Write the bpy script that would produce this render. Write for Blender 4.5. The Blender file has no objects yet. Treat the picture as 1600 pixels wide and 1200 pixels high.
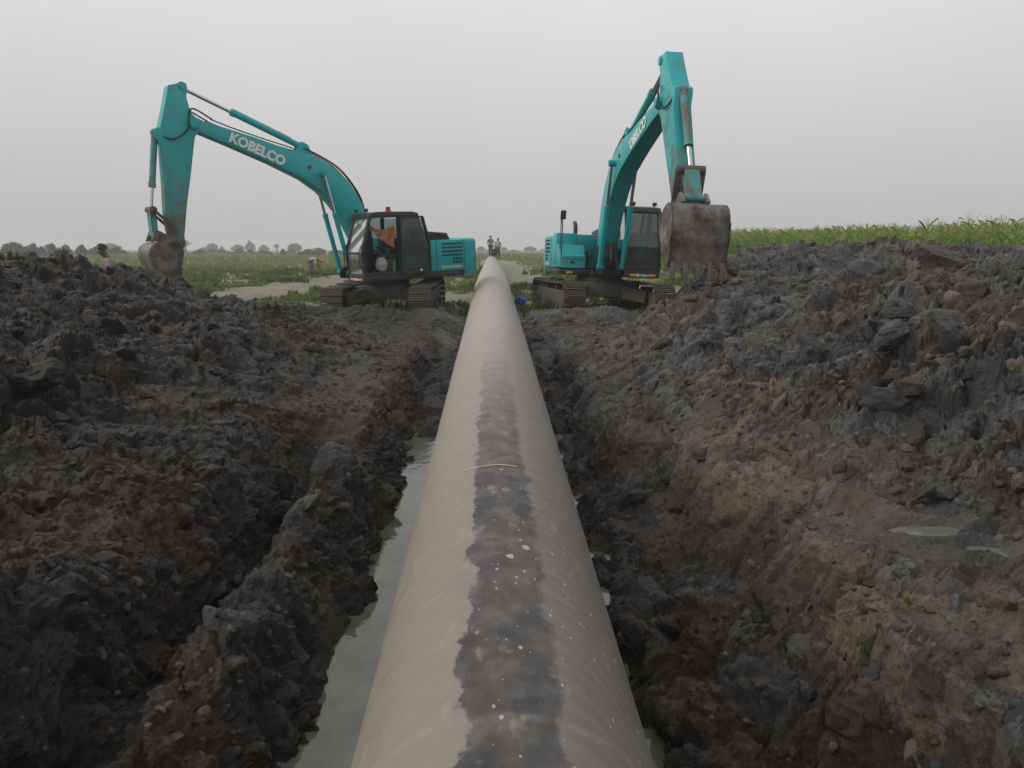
import bpy, bmesh, math, random
import numpy as np
from mathutils import Vector, Matrix, Euler
random.seed(7); rng = np.random.default_rng(7)
SC = bpy.context.scene; COL = SC.collection
R = math.radians

# ------------------------------------------------------------------ camera
CAMZ = 1.75
cam = bpy.data.cameras.new('camera'); cam.lens = 27.0; cam.sensor_width = 36.0; cam.clip_start = .05; cam.clip_end = 4000
camo = bpy.data.objects.new('camera', cam); COL.objects.link(camo)
camo.location = (0, 0, CAMZ)
camo.rotation_euler = (R(90) - math.atan(211/1200), 0, -math.atan(32/1200))
SC.camera = camo

# ------------------------------------------------------------------ sky, sun, exposure
SUN_EL, SUN_AZ = R(31), R(-98)          # azimuth clockwise from +Y: the light comes from the left
w = bpy.data.worlds.new('World'); SC.world = w; w.use_nodes = True
nt = w.node_tree; nt.nodes.clear()
def N(nt, t, **k):
    n = nt.nodes.new(t)
    for a, b in k.items(): setattr(n, a, b)
    return n
out = N(nt, 'ShaderNodeOutputWorld'); bg = N(nt, 'ShaderNodeBackground'); bg.inputs['Strength'].default_value = .1
sky = N(nt, 'ShaderNodeTexSky', sky_type='NISHITA'); sky.sun_disc = False; sky.sun_elevation = SUN_EL; sky.sun_rotation = SUN_AZ
sky.dust_density = 6.0; sky.air_density = 1.5; sky.ozone_density = 1.0
hsv = N(nt, 'ShaderNodeHueSaturation'); hsv.inputs['Saturation'].default_value = .15; hsv.inputs['Value'].default_value = .75
nt.links.new(sky.outputs[0], hsv.inputs['Color'])
tc = N(nt, 'ShaderNodeTexCoord'); sep = N(nt, 'ShaderNodeSeparateXYZ'); nt.links.new(tc.outputs['Generated'], sep.inputs[0])
rmp = N(nt, 'ShaderNodeValToRGB')     # overcast cloud sheet: brighter with elevation
rmp.color_ramp.elements[0].position = .0; rmp.color_ramp.elements[0].color = (.555, .54, .545, 1)
rmp.color_ramp.elements[1].position = 1.; rmp.color_ramp.elements[1].color = (.86, .855, .85, 1)
e = rmp.color_ramp.elements.new(.3); e.color = (.83, .82, .815, 1)
nt.links.new(sep.outputs['Z'], rmp.inputs[0])
sc10 = N(nt, 'ShaderNodeVectorMath', operation='SCALE'); sc10.inputs['Scale'].default_value = 10.0
cn = N(nt, 'ShaderNodeTexNoise'); cn.inputs['Scale'].default_value = 1.6; cn.inputs['Detail'].default_value = 4; nt.links.new(tc.outputs['Generated'], cn.inputs['Vector'])
cr_ = N(nt, 'ShaderNodeMapRange'); cr_.inputs[1].default_value = .3; cr_.inputs[2].default_value = .7; cr_.inputs[3].default_value = .95; cr_.inputs[4].default_value = 1.06; nt.links.new(cn.outputs[0], cr_.inputs[0])
cm_ = N(nt, 'ShaderNodeVectorMath', operation='SCALE'); nt.links.new(rmp.outputs[0], cm_.inputs[0]); nt.links.new(cr_.outputs[0], cm_.inputs['Scale'])
nt.links.new(cm_.outputs[0], sc10.inputs[0])
mx = N(nt, 'ShaderNodeMix', data_type='RGBA'); mx.inputs[0].default_value = .88
nt.links.new(hsv.outputs[0], mx.inputs[6]); nt.links.new(sc10.outputs[0], mx.inputs[7])
nt.links.new(mx.outputs[2], bg.inputs['Color']); nt.links.new(bg.outputs[0], out.inputs['Surface'])
sun = bpy.data.lights.new('sun', 'SUN'); sun.energy = 1.35; sun.angle = R(24); sun.color = (1, .95, .88)
suno = bpy.data.objects.new('sun', sun); COL.objects.link(suno)
sd = Vector((math.sin(SUN_AZ)*math.cos(SUN_EL), math.cos(SUN_AZ)*math.cos(SUN_EL), math.sin(SUN_EL)))
suno.rotation_euler = sd.to_track_quat('Z', 'Y').to_euler()
SC.view_settings.view_transform = 'Standard'; SC.view_settings.look = 'None'
SC.view_settings.exposure = 0.0; SC.view_settings.gamma = 1.0; SC.view_settings.use_curve_mapping = False
SC.render.engine = 'CYCLES'
SC.cycles.use_denoising = True; SC.cycles.max_bounces = 5; SC.cycles.diffuse_bounces = 2; SC.cycles.glossy_bounces = 2; SC.cycles.use_adaptive_sampling = True; SC.cycles.adaptive_threshold = .015
SC.cycles.transparent_max_bounces = 12; SC.cycles.volume_bounces = 1; SC.cycles.caustics_reflective = False; SC.cycles.caustics_refractive = False

# ------------------------------------------------------------------ helpers
def link(o, parent=None):
    COL.objects.link(o)
    if parent is not None: o.parent = parent
    return o
def tag(o, label=None, cat=None, group=None, kind=None):
    if label: o['label'] = label
    if cat: o['category'] = cat
    if group: o['group'] = group
    if kind: o['kind'] = kind
    return o
def empty(name, loc=(0, 0, 0), rz=0):
    o = bpy.data.objects.new(name, None); o.location = loc; o.rotation_euler = (0, 0, rz); o.empty_display_size = .3
    return link(o)
def copy_tree(o, parent=None):
    c = o.copy(); COL.objects.link(c)
    if parent is not None: c.parent = parent
    for ch in list(o.children): copy_tree(ch, c)
    return c
def npmesh(name, V, F, mat=None, smooth=False, attrs=None):
    """V (n,3), F (m,k) numpy -> mesh"""
    me = bpy.data.meshes.new(name); V = np.asarray(V, np.float32); F = np.asarray(F, np.int32)
    m, k = F.shape
    me.vertices.add(len(V)); me.vertices.foreach_set('co', V.ravel())
    me.loops.add(m*k); me.loops.foreach_set('vertex_index', F.ravel())
    me.polygons.add(m); me.polygons.foreach_set('loop_start', np.arange(0, m*k, k, dtype=np.int32))
    me.polygons.foreach_set('loop_total', np.full(m, k, np.int32))
    me.polygons.foreach_set('use_smooth', np.full(m, smooth, bool))
    me.update(calc_edges=True)
    for an, (ty, dat) in (attrs or {}).items():
        a = me.attributes.new(an, ty, 'POINT')
        a.data.foreach_set('value' if ty == 'FLOAT' else 'color', np.asarray(dat, np.float32).ravel())
    if mat: me.materials.append(mat)
    return me

class MB:
    """collects shapes into one bmesh"""
    def __init__(s): s.bm = bmesh.new()
    def box(s, c, d, rot=None, bevel=0):
        r = bmesh.ops.create_cube(s.bm, size=1.0); vs = r['verts']
        M = Matrix.Translation(c) @ (rot.to_matrix().to_4x4() if isinstance(rot, Euler) else (rot if rot is not None else Matrix.Identity(4))) @ Matrix.Diagonal((*d, 1))
        bmesh.ops.transform(s.bm, matrix=M, verts=vs)
        if bevel:
            es = {e for v in vs for e in v.link_edges}
            bmesh.ops.bevel(s.bm, geom=list(es), offset=bevel, segments=2, affect='EDGES', profile=.5)
        return s
    def b(s, x0, x1, y0, y1, z0, z1, bevel=0):
        return s.box(((x0+x1)/2, (y0+y1)/2, (z0+z1)/2), (x1-x0, y1-y0, z1-z0), None, bevel)
    def prism(s, poly, y0, y1, bevel=0, taper=None):
        """polygon in (x,z) extruded along y; taper(x,z)-> factor on y"""
        t = taper or (lambda x, z: 1)
        ym, yh = (y0+y1)/2, (y1-y0)/2
        a = [s.bm.verts.new((x, ym-yh*t(x, z), z)) for x, z in poly]; c = [s.bm.verts.new((x, ym+yh*t(x, z), z)) for x, z in poly]
        fs = [s.bm.faces.new(a), s.bm.faces.new(c[::-1])]
        n = len(poly)
        for i in range(n):
            j = (i+1) % n; fs.append(s.bm.faces.new((a[j], a[i], c[i], c[j])))
        bmesh.ops.recalc_face_normals(s.bm, faces=fs)
        if bevel:
            es = set(fs[0].edges) | set(fs[1].edges)
            bmesh.ops.bevel(s.bm, geom=list(es), offset=bevel, segments=2, affect='EDGES', profile=.5)
        return s
    def cyl(s, p0, p1, r0, r1=None, seg=16):
        p0, p1 = Vector(p0), Vector(p1); d = p1-p0; r1 = r0 if r1 is None else r1
        M = Matrix.Translation((p0+p1)/2) @ d.to_track_quat('Z', 'Y').to_matrix().to_4x4()
        bmesh.ops.create_cone(s.bm, cap_ends=True, segments=seg, radius1=r0, radius2=r1, depth=d.length, matrix=M)
        return s
    def tube(s, pts, r, seg=7):
        pts = [Vector(p) for p in pts]; rings = []
        for i, p in enumerate(pts):
            d = (pts[min(i+1, len(pts)-1)]-pts[max(i-1, 0)]).normalized()
            q = d.to_track_quat('Z', 'Y'); rr = r[i] if isinstance(r, (list, tuple)) else r
            rings.append([s.bm.verts.new(p+q @ Vector((rr*math.cos(6.2832*k/seg), rr*math.sin(6.2832*k/seg), 0))) for k in range(seg)])
        for a, c in zip(rings, rings[1:]):
            # align the rings to avoid twist
            k0 = min(range(seg), key=lambda k: (a[0].co-c[k].co).length)
            for k in range(seg):
                s.bm.faces.new((a[k], a[(k+1) % seg], c[(k+1+k0) % seg], c[(k+k0) % seg]))
            c[:] = c[k0:]+c[:k0]
        s.bm.faces.new(rings[0][::-1]); s.bm.faces.new(rings[-1])
        return s
    def mesh(s, name, mat, smooth=True):
        me = bpy.data.meshes.new(name); s.bm.normal_update(); s.bm.to_mesh(me); s.bm.free()
        me.materials.append(mat)
        if smooth: me.shade_smooth(); me.set_sharp_from_angle(angle=R(35))
        return me
    def done(s, name, mat, parent=None, smooth=True, loc=None):
        o = bpy.data.objects.new(name, s.mesh(name, mat, smooth))
        if loc is not None: o.location = loc
        return link(o, parent)
def spline(pts, n=24):
    """Catmull-Rom through 3D points"""
    P = [Vector(p) for p in pts]; P = [P[0]*2-P[1]]+P+[P[-1]*2-P[-2]]; o = []
    m = len(P)-3
    for i in range(n+1):
        t = i/n*m; k = min(int(t), m-1); t -= k; a, b, c, d = P[k:k+4]
        o.append(.5*((2*b)+(c-a)*t+(2*a-5*b+4*c-d)*t*t+(3*b-a-3*c+d)*t**3))
    return o

# ------------------------------------------------------------------ materials
MATS = {}
def mat(name, col, rough=.6, metal=0, spec=.5, var=.0, vscale=6, dirt=0, dirtcol=(.16, .125, .09), dscale=3, bump=0, bscale=40, dattr=False):
    if name in MATS: return MATS[name]
    m = bpy.data.materials.new(name); m.use_nodes = True; nt = m.node_tree; p = nt.nodes['Principled BSDF']
    p.inputs['Roughness'].default_value = rough; p.inputs['Metallic'].default_value = metal; p.inputs['Specular IOR Level'].default_value = spec
    p.inputs['Base Color'].default_value = (*col, 1)
    tc = N(nt, 'ShaderNodeTexCoord'); src = None
    if var:
        n = N(nt, 'ShaderNodeTexNoise'); n.inputs['Scale'].default_value = vscale; n.inputs['Detail'].default_value = 6
        nt.links.new(tc.outputs['Object'], n.inputs['Vector'])
        mr = N(nt, 'ShaderNodeMapRange'); mr.inputs[1].default_value = .3; mr.inputs[2].default_value = .7; mr.inputs[3].default_value = 1-var; mr.inputs[4].default_value = 1+var
        nt.links.new(n.outputs[0], mr.inputs[0])
        v = N(nt, 'ShaderNodeVectorMath', operation='SCALE'); v.inputs[0].default_value = col
        nt.links.new(mr.outputs[0], v.inputs['Scale']); src = v.outputs[0]
    if dirt or dattr:
        n = N(nt, 'ShaderNodeTexNoise'); n.inputs['Scale'].default_value = dscale; n.inputs['Detail'].default_value = 9; n.inputs['Roughness'].default_value = .68
        nt.links.new(tc.outputs['Object'], n.inputs['Vector'])
        mr = N(nt, 'ShaderNodeMapRange'); mr.inputs[1].default_value = .62; mr.inputs[2].default_value = .36; mr.inputs[3].default_value = 0; mr.inputs[4].default_value = 1; mr.clamp = False
        nt.links.new(n.outputs[0], mr.inputs[0])
        ad = N(nt, 'ShaderNodeMath', operation='ADD'); nt.links.new(mr.outputs[0], ad.inputs[0])
        if dattr:
            at = N(nt, 'ShaderNodeAttribute', attribute_name='dirt'); m2 = N(nt, 'ShaderNodeMath', operation='MULTIPLY_ADD')
            m2.inputs[1].default_value = 1.6; m2.inputs[2].default_value = dirt-1.0; nt.links.new(at.outputs['Fac'], m2.inputs[0]); nt.links.new(m2.outputs[0], ad.inputs[1])
        else: ad.inputs[1].default_value = dirt-1.0
        cl = N(nt, 'ShaderNodeClamp'); nt.links.new(ad.outputs[0], cl.inputs[0])
        mx = N(nt, 'ShaderNodeMix', data_type='RGBA'); nt.links.new(cl.outputs[0], mx.inputs[0])
        if src: nt.links.new(src, mx.inputs[6])
        else: mx.inputs[6].default_value = (*col, 1)
        mx.inputs[7].default_value = (*dirtcol, 1); src = mx.outputs[2]
        rm = N(nt, 'ShaderNodeMapRange'); rm.inputs[3].default_value = rough; rm.inputs[4].default_value = .85
        nt.links.new(cl.outputs[0], rm.inputs[0]); nt.links.new(rm.outputs[0], p.inputs['Roughness'])
    if src: nt.links.new(src, p.inputs['Base Color'])
    if bump:
        n = N(nt, 'ShaderNodeTexNoise'); n.inputs['Scale'].default_value = bscale; n.inputs['Detail'].default_value = 5
        nt.links.new(tc.outputs['Object'], n.inputs['Vector'])
        bn = N(nt, 'ShaderNodeBump'); bn.inputs['Strength'].default_value = bump; bn.inputs['Distance'].default_value = .02
        nt.links.new(n.outputs[0], bn.inputs['Height']); nt.links.new(bn.outputs[0], p.inputs['Normal'])
    MATS[name] = m; return m
TEAL = mat('teal_paint', (.004, .34, .355), .34, var=.08, vscale=1.5, dirt=.27, dirtcol=(.17, .17, .145), dscale=2.2)
TEALD = mat('teal_paint_muddy', (.004, .34, .355), .36, var=.08, vscale=1.5, dirt=.29, dirtcol=(.15, .125, .1), dscale=2.5, dattr=True)
BLACK = mat('black_paint', (.022, .025, .03), .5, var=.2, vscale=4, dirt=.4, dirtcol=(.1, .09, .075))
DARK = mat('dark_rubber', (.015, .015, .016), .7)
STEEL = mat('track_steel', (.09, .08, .07), .55, metal=.3, var=.3, vscale=9, dirt=.95, dirtcol=(.165, .125, .09), dscale=5, bump=.3)
MUDST = mat('mud_caked_steel', (.06, .055, .05), .7, var=.25, vscale=5, dirt=1.05, dirtcol=(.14, .105, .075), dscale=4, bump=.5, bscale=22)
CHROME = mat('chrome_rod', (.55, .56, .58), .18, metal=1)
WORN = mat('worn_bucket_steel', (.20, .185, .17), .42, metal=.35, var=.3, vscale=3.5, dirt=1.05, dirtcol=(.06, .046, .036), dscale=2.4, bump=.3)
WHITE = mat('white_lettering', (.72, .73, .7), .5, var=.05)
ORANGE = mat('amber_reflector', (.75, .3, .02), .3)
REDL = mat('red_beacon', (.45, .02, .03), .25)
SEAT = mat('seat_fabric', (.05, .04, .035), .8)
def glass(name, tint, film, dcol=(.34, .33, .27)):
    m = bpy.data.materials.new(name); m.use_nodes = True; nt = m.node_tree; nt.nodes.clear()
    o = N(nt, 'ShaderNodeOutputMaterial'); t = N(nt, 'ShaderNodeBsdfTransparent'); t.inputs[0].default_value = (*tint, 1)
    g = N(nt, 'ShaderNodeBsdfGlossy'); g.inputs['Roughness'].default_value = .03
    fr = N(nt, 'ShaderNodeFresnel'); fr.inputs[0].default_value = 1.5
    mx = N(nt, 'ShaderNodeMixShader'); nt.links.new(fr.outputs[0], mx.inputs[0]); nt.links.new(t.outputs[0], mx.inputs[1]); nt.links.new(g.outputs[0], mx.inputs[2])
    d = N(nt, 'ShaderNodeBsdfDiffuse'); d.inputs[0].default_value = (*dcol, 1)  # uneven pale diffuse film mixed over the pane
    n = N(nt, 'ShaderNodeTexNoise'); n.inputs['Scale'].default_value = 3; n.inputs['Detail'].default_value = 5
    tcx = N(nt, 'ShaderNodeTexCoord'); nt.links.new(tcx.outputs['Object'], n.inputs['Vector'])
    mr = N(nt, 'ShaderNodeMapRange'); mr.inputs[1].default_value = .3; mr.inputs[2].default_value = .7; mr.inputs[3].default_value = film*.6; mr.inputs[4].default_value = min(1, film*1.4)
    nt.links.new(n.outputs[0], mr.inputs[0])
    m2 = N(nt, 'ShaderNodeMixShader'); nt.links.new(mr.outputs[0], m2.inputs[0]); nt.links.new(mx.outputs[0], m2.inputs[1]); nt.links.new(d.outputs[0], m2.inputs[2])
    nt.links.new(m2.outputs[0], o.inputs[0]); return m
GLASS = glass('tinted_cab_glass', (.58, .66, .66), .15, (.26, .30, .30))
GLASSD = glass('pale_windscreen', (.6, .62, .56), .42)

# ------------------------------------------------------------------ numpy noise
def _h(ix, iy, seed, k=0):
    n = (ix.astype(np.int64)*374761393+iy.astype(np.int64)*668265263+seed*1442695041+k*2246822519) & 0xFFFFFFFF
    n = ((n ^ (n >> 13))*1274126177) & 0xFFFFFFFF; n = ((n ^ (n >> 16))*2654435761) & 0xFFFFFFFF
    return ((n ^ (n >> 15)) & 0xFFFFFF).astype(np.float32)/16777216.
def perlin(x, y, seed=0):
    x = np.asarray(x, np.float32); y = np.asarray(y, np.float32)
    x0 = np.floor(x); y0 = np.floor(y); fx = x-x0; fy = y-y0
    u = fx*fx*fx*(fx*(fx*6-15)+10); v = fy*fy*fy*(fy*(fy*6-15)+10)
    def g(i, j):
        a = _h(x0+i, y0+j, seed)*6.2831853
        return np.cos(a)*(fx-i)+np.sin(a)*(fy-j)
    return ((g(0, 0)*(1-u)+g(1, 0)*u)*(1-v)+(g(0, 1)*(1-u)+g(1, 1)*u)*v)*1.5
def fbm(x, y, seed=0, o=4, gain=.5):
    r = 0; a = 1.
    for i in range(o): r = r+a*perlin(x*2**i+13.7*i, y*2**i-7.1*i, seed+i); a *= gain
    return r
def worley(x, y, seed=0):
    x = np.asarray(x, np.float32); y = np.asarray(y, np.float32); ix = np.floor(x); iy = np.floor(y)
    F1 = np.full(x.shape, 9., np.float32); F2 = F1.copy(); ID = np.zeros_like(F1); DX = ID.copy(); DY = ID.copy()
    for i in (-1, 0, 1):
        for j in (-1, 0, 1):
            cx = ix+i; cy = iy+j
            dx = x-(cx+.5+.9*(_h(cx, cy, seed, 1)-.5)); dy = y-(cy+.5+.9*(_h(cx, cy, seed, 2)-.5))
            d = np.sqrt(dx*dx+dy*dy); id_ = _h(cx, cy, seed, 3)
            c = d < F1
            F2 = np.where(c, F1, np.minimum(F2, d)); ID = np.where(c, id_, ID); DX = np.where(c, dx, DX); DY = np.where(c, dy, DY)
            F1 = np.where(c, d, F1)
    return F1, F2, ID, DX, DY
def ss(a, b, x):
    t = np.clip((x-a)/(b-a), 0, 1); return t*t*(3-2*t)
def clods(x, y, sc, seed):
    """broken clay: each Voronoi cell is a tilted, rounded block with its own height"""
    wx = x+.22*sc*fbm(x/sc*1.3, y/sc*1.3, seed+50, 3); wy = y+.22*sc*fbm(x/sc*1.3+31, y/sc*1.3, seed+60, 3)
    F1, F2, ID, DX, DY = worley(wx/sc, wy/sc, seed)
    a = ID*61.7 % 1*6.2832; tl = (ID*17.3 % 1)
    e_ = F2-F1; w_ = .10+.22*(ID*29.3 % 1)
    h = (.25+.95*(ID*7.77 % 1)+(np.cos(a)*DX+np.sin(a)*DY)*(.2+tl)*1.5)*np.clip(e_/w_, 0, 1)**.8-.45
    return h, ID

# ------------------------------------------------------------------ terrain
NX, NY1 = 840, 700
ys = np.concatenate([np.linspace(-1.5, 1.2, 46)[:-1], np.exp(np.linspace(math.log(1.2), math.log(28), NY1)), np.exp(np.linspace(math.log(28), math.log(1600), 150))[1:]])
u = np.linspace(-1, 1, NX)
hv = .74*np.maximum(ys, .8)+1.2
au = np.abs(u)
lin = np.where(au < .9, au/.9, 1.0); ext = np.clip((au-.9)/.1, 0, 1)**1.5
X = np.sign(u)[None, :]*(lin[None, :]*hv[:, None]+ext[None, :]*(hv[:, None]*.5+7))
Y = np.repeat(ys[:, None], NX, 1)

PY = np.array([-3, 1, 3, 4.6, 7, 10, 14, 20, 26, 30, 36, 75.])
PZ = np.array([-.46, -.40, -.35, -.30, -.215, -.12, .0, .185, .34, .42, .44, .44])
def pipe_z(y): return np.interp(y, PY, PZ)

def base(x, y):
    wob = .16*perlin(y*.45, y*0+3.3, 5)+.07*perlin(y*1.3, y*0+9, 6); wob2 = .16*perlin(y*.45+40, y*0+3.3, 8)+.08*perlin(y*1.5, y*0+1, 9)
    xl = x+np.where(x < -.75, wob, 0)*ss(.75, 1.3, -x); xl = xl+np.where(x > .7, wob2, 0)*ss(.7, 1.2, x)
    furrow = np.interp(xl, [-2.7, -2.25, -2.06, -1.90, -1.62, -1.46, -1.30, -1.06, -.92, -.7, .66, .76, .90, 1.35, 1.66, 1.82, 1.96, 2.6],
                       [0, -.06, -.30, -.75, -.73, -.30, -.34, -.66, -.88, -1.1, -1.1, -.82, -.68, -.58, -.48, -.22, .05, 0])
    plain = np.interp(xl, [-3.2, -2.6, -2.0, -1.45, -1.18, -.97, -.7, .66, .76, .92, 1.15, 1.42, 1.9, 2.7, 3.4],
                      [0, 0, -.02, -.12, -.58, -.88, -1.1, -1.1, -.82, -.70, -.56, -.12, -.02, 0, 0])
    k = 1-ss(6.2, 8.6, y)
    tr = furrow*k+plain*(1-k)
    rg_ = np.exp(-((xl+1.38)/.17)**2)*k; tr = tr+rg_*(.20*perlin(y*.9, y*0+2, 15)+.10*perlin(y*2.6, y*0+5, 16))
    tr = tr+ss(.95, 1.2, np.abs(x))*ss(0, -.25, tr)*(.22*perlin(x*1.1, y*.7, 18)+.10*perlin(x*2.6, y*1.9, 19))
    tr = tr+.16*np.exp(-((np.abs(x)-.95)/.14)**2)*perlin(x*2.6, y*1.7, 27)+.07*np.exp(-((np.abs(x)-.9)/.14)**2)*perlin(x*6, y*4.5, 28)
    t = 1-ss(13.2, 18.4, y+.9*perlin(x*.9, y*.4, 21)+.4*perlin(x*2.1, y*1.2, 22)); tr = np.maximum(tr, -1.1+.45*ss(8.8, 11.0, y))*t
    # the bed under the pipe stays below it where the trench runs out
    pb = pipe_z(y)-.66
    dip = np.where((np.abs(x) < 1.3) & (y < 45), np.minimum(0, pb+.25)*ss(1.3, .55, np.abs(x)), 0)
    tr = np.minimum(tr, dip*ss(60, 30, y))
    # spoil heaps
    hl = np.interp(y, [-2, 0, 8, 12, 14, 16, 18, 20.5], [1.05, 1.2, 1.65, 1.8, 1.4, .9, .45, 0])
    xc = np.interp(y, [0, 12, 20], [-7.4, -7.6, -6.2]); xi = np.interp(y, [0, 8, 14, 19], [-2.0, -1.9, -1.7, -2.2])
    s = np.clip((xi-x)/(xi-xc), 0, 1); inn = s**1.15*(1-.12*ss(.8, 1, s)); o_ = ss(5.5, .6, xc-x)
    HL = hl*np.where(x > xc, inn, .88*o_); HL = np.maximum(HL, 1.28*np.exp(-((x+7.4)/1.3)**2-((y-17.0)/1.2)**2))
    hr = np.interp(y, [-2, 0, 4, 8, 14, 20, 23.5, 27], [1.1, 1.25, 1.5, 1.62, 1.74, 1.74, 1.5, 0])
    xc = np.interp(y, [0, 8, 16, 24, 27], [6.2, 6.5, 6.8, 6.9, 7.2]); xi = np.interp(y, [0, 4.5, 6.5, 9, 12, 15, 17, 19, 26], [2.9, 2.95, 2.4, 1.6, 1.5, 1.8, 3.4, 5.1, 5.8])
    s = np.clip((x-xi)/(xc-xi), 0, 1); inn = .45*s+.55*np.sin(s*1.5708)**1.3; o_ = ss(3.8, .5, x-xc)
    HR = hr*np.where(x < xc, inn, o_)
    rise = .26*np.exp(-((y-18.9-.5*perlin(x*.6, x*0+4, 23))/.75)**2)*ss(.9, 1.5, np.abs(x))*ss(6.5, 4.5, np.abs(x))*(1+.6*perlin(x*1.3, y, 24))
    return tr+rise, HL, HR
tr, HL, HR = base(X, Y)
# more columns on the steep faces: respace each row by its (exaggerated) arc length
B0 = tr+HL+HR
for r_ in range(len(ys)):
    if ys[r_] > 24: break
    dx_ = np.diff(X[r_]); dz_ = np.diff(B0[r_]); W_ = np.concatenate([[0], np.cumsum(np.sqrt(dx_**2+(1.7*dz_)**2)/dx_)])
    X[r_] = np.interp(np.arange(NX)*(W_[-1]/(NX-1)), W_, X[r_])
tr, HL, HR = base(X, Y)
far = ss(26, 60, Y)
B = tr+HL+HR+.07*perlin(X*.35, Y*.35, 2)*ss(8, 20, Y)+.5*far*perlin(X*.01, Y*.01, 3)*ss(60, 300, Y)
# arc length across each row, so that steep faces are not stretched
dxx = np.diff(X, axis=1); dzz = np.diff(B, axis=1)
S_ = np.concatenate([np.zeros((len(ys), 1)), np.cumsum(np.sqrt(dxx**2+dzz**2), axis=1)], 1); S_ = S_-S_[:, NX//2:NX//2+1]
heap = np.clip((HL+HR)*2.2, 0, 1)
trm = np.clip(-tr*3, 0, 1)
nearmud = np.maximum(ss(22.3, 19.6, Y+2.2*fbm(X*.45, Y*.35, 12, 3))*ss(11, 8.5, np.abs(X)), heap)      # freshly dug clay
smear = ss(.22, .5, fbm(S_*.9+3, Y*.55, 33, 2))*(1-.55*heap)          # sliced, smeared faces
gmask_ = ss(1.85, 2.1, X)*ss(3.5, 3.0, X)*ss(6.2, 5.2, Y)*ss(2.2, 2.7, Y)*ss(-.45, .0, perlin(X*1.1+2, Y*1.1, 66))
smear = np.maximum(smear, .55*gmask_)*(1-.5*ss(1.2, 1.8, X)*ss(9, 7, Y)*(1-gmask_))
near = ss(34, 20, Y)
amp = near*np.clip(.52+.6*heap+.2*trm, 0, 1.1)*np.clip(nearmud, .05, 1)*(1-.66*smear)
print('grid', X.shape)
c0, i0 = clods(S_+17, Y+3, 1.15, 505); c1, i1 = clods(S_, Y, .62, 101); c2, i2 = clods(S_+9, Y, .27, 202); c3, i3 = clods(S_+5, Y-4, .115, 303)
c4, i4 = clods(S_-3, Y+8, .05, 404)
def billow(x, y, seed, o):
    r = 0; a = 1.
    for i in range(o): r = r+a*(np.abs(perlin(x*2**i+5.3*i, y*2**i, seed+i))*2-.6); a *= .6
    return r
det = .5*fbm(S_*9, Y*9, 71, 4, .66)+.45*billow(S_*6, Y*6, 75, 4)
rid = (1-np.abs(fbm(S_*2.3, Y*2.3, 81, 4, .55)))
pick = ss(-.1, .35, fbm(S_*.8, Y*.8, 91, 2))                             # where the big lumps dominate
lod = ss(12, 5, Y); lod3 = .25+.75*ss(15, 6, Y)
D = amp*(.15*c0*heap+.125*c1*(.35+.65*pick)+.070*c2*(1.15-.5*pick)+.034*c3*lod3*(1-.45*np.clip(HR*1.5, 0, 1))+.014*c4*lod+.022*det*(.2+.8*lod)*(1-.4*np.clip(HR*1.5, 0, 1))+.05*(rid-.6)) + near*nearmud*.012*det*(1-.6*smear)
D = D+heap*near*.13*fbm(S_*.55, Y*.55, 44, 3)
# drag marks of the bucket on the right bench
gm = gmask_
gq = X*.80+Y*.42
D = D+gm*.085*(1-2*np.abs(np.sin(gq*4.6+1.1*perlin(X*1.3, Y*1.3, 64))))*(.6+.8*perlin(X*.9+5, Y*.9, 65)).clip(0, 1)
farb = ss(18, 30, Y)*ss(200, 60, Y)*.05*fbm(X*.9, Y*.9, 17, 3)
D = D+farb
# displaced along the base normal
def grad(Z):
    zy = np.gradient(Z, axis=0)/np.maximum(np.gradient(Y, axis=0), 1e-4); zx = np.gradient(Z, axis=1)/np.maximum(np.gradient(X, axis=1), 1e-4)
    return zx, zy-0*zx
def blur(A, k, ax):
    A = np.moveaxis(A, ax, 0); P_ = np.concatenate([np.repeat(A[:1], k, 0), A, np.repeat(A[-1:], k, 0)], 0)
    c = np.cumsum(np.concatenate([np.zeros_like(P_[:1]), P_], 0), 0); return np.moveaxis((c[2*k+1:]-c[:-2*k-1])/(2*k+1), 0, ax)
Bs = blur(blur(blur(B, 7, 1), 7, 1), 6, 0)
zx, zy = grad(Bs); zx = np.clip(zx, -1.4, 1.4); zy = np.clip(zy, -1.0, 1.0)
ln = np.sqrt(1+zx*zx+zy*zy)
VX = X-D*zx/ln; VY = Y-D*zy/ln; VZ = B+D/ln
# keep the mud out of the pipe: never above a bed under it
pz = pipe_z(Y); lim = pz-np.sqrt(np.clip(.70**2-np.clip(np.abs(VX), 0, .70)**2, 0, 1))-.02
VZ = np.where((np.abs(VX) < .70) & (Y < 76), np.minimum(VZ, lim), VZ)
# level pads under the tracks
for (cx, cy, hx, hy, zz) in ((-3.0, 22.1, 1.75, 2.4, .09), (2.98, 21.6, 1.75, 2.4, .10)):
    m = ss(hx+.35, hx-.2, np.abs(X-cx))*ss(hy+.5, hy-.1, np.abs(Y-cy)); VZ = VZ*(1-m)+(zz+.10*fbm(X*2.2, Y*2.2, 5, 3))*m
# dishes for two puddles on the right bench
PUD = [(2.78, 4.55, .24, .13, 1.0, 'wider pale puddle on the muddy bench at the right edge'), (2.90, 4.18, .12, .10, 2.2, 'small pale puddle nearest the right edge of the bench')]
PUDZ = []
for (px, py, rx, ry, sd_, lb_) in PUD:
    q = np.sqrt(((X-px)/(rx*1.7))**2+((Y-py)/(ry*1.7))**2); z0 = float(np.mean(VZ[q < 1.0])); PUDZ.append(z0)
    m = ss(1.25, .85, q); VZ = VZ*(1-m)+(z0-.055+.085*ss(.3, 1.05, q)+.03*perlin(X*5, Y*9, 88)+.012*det)*m
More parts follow.
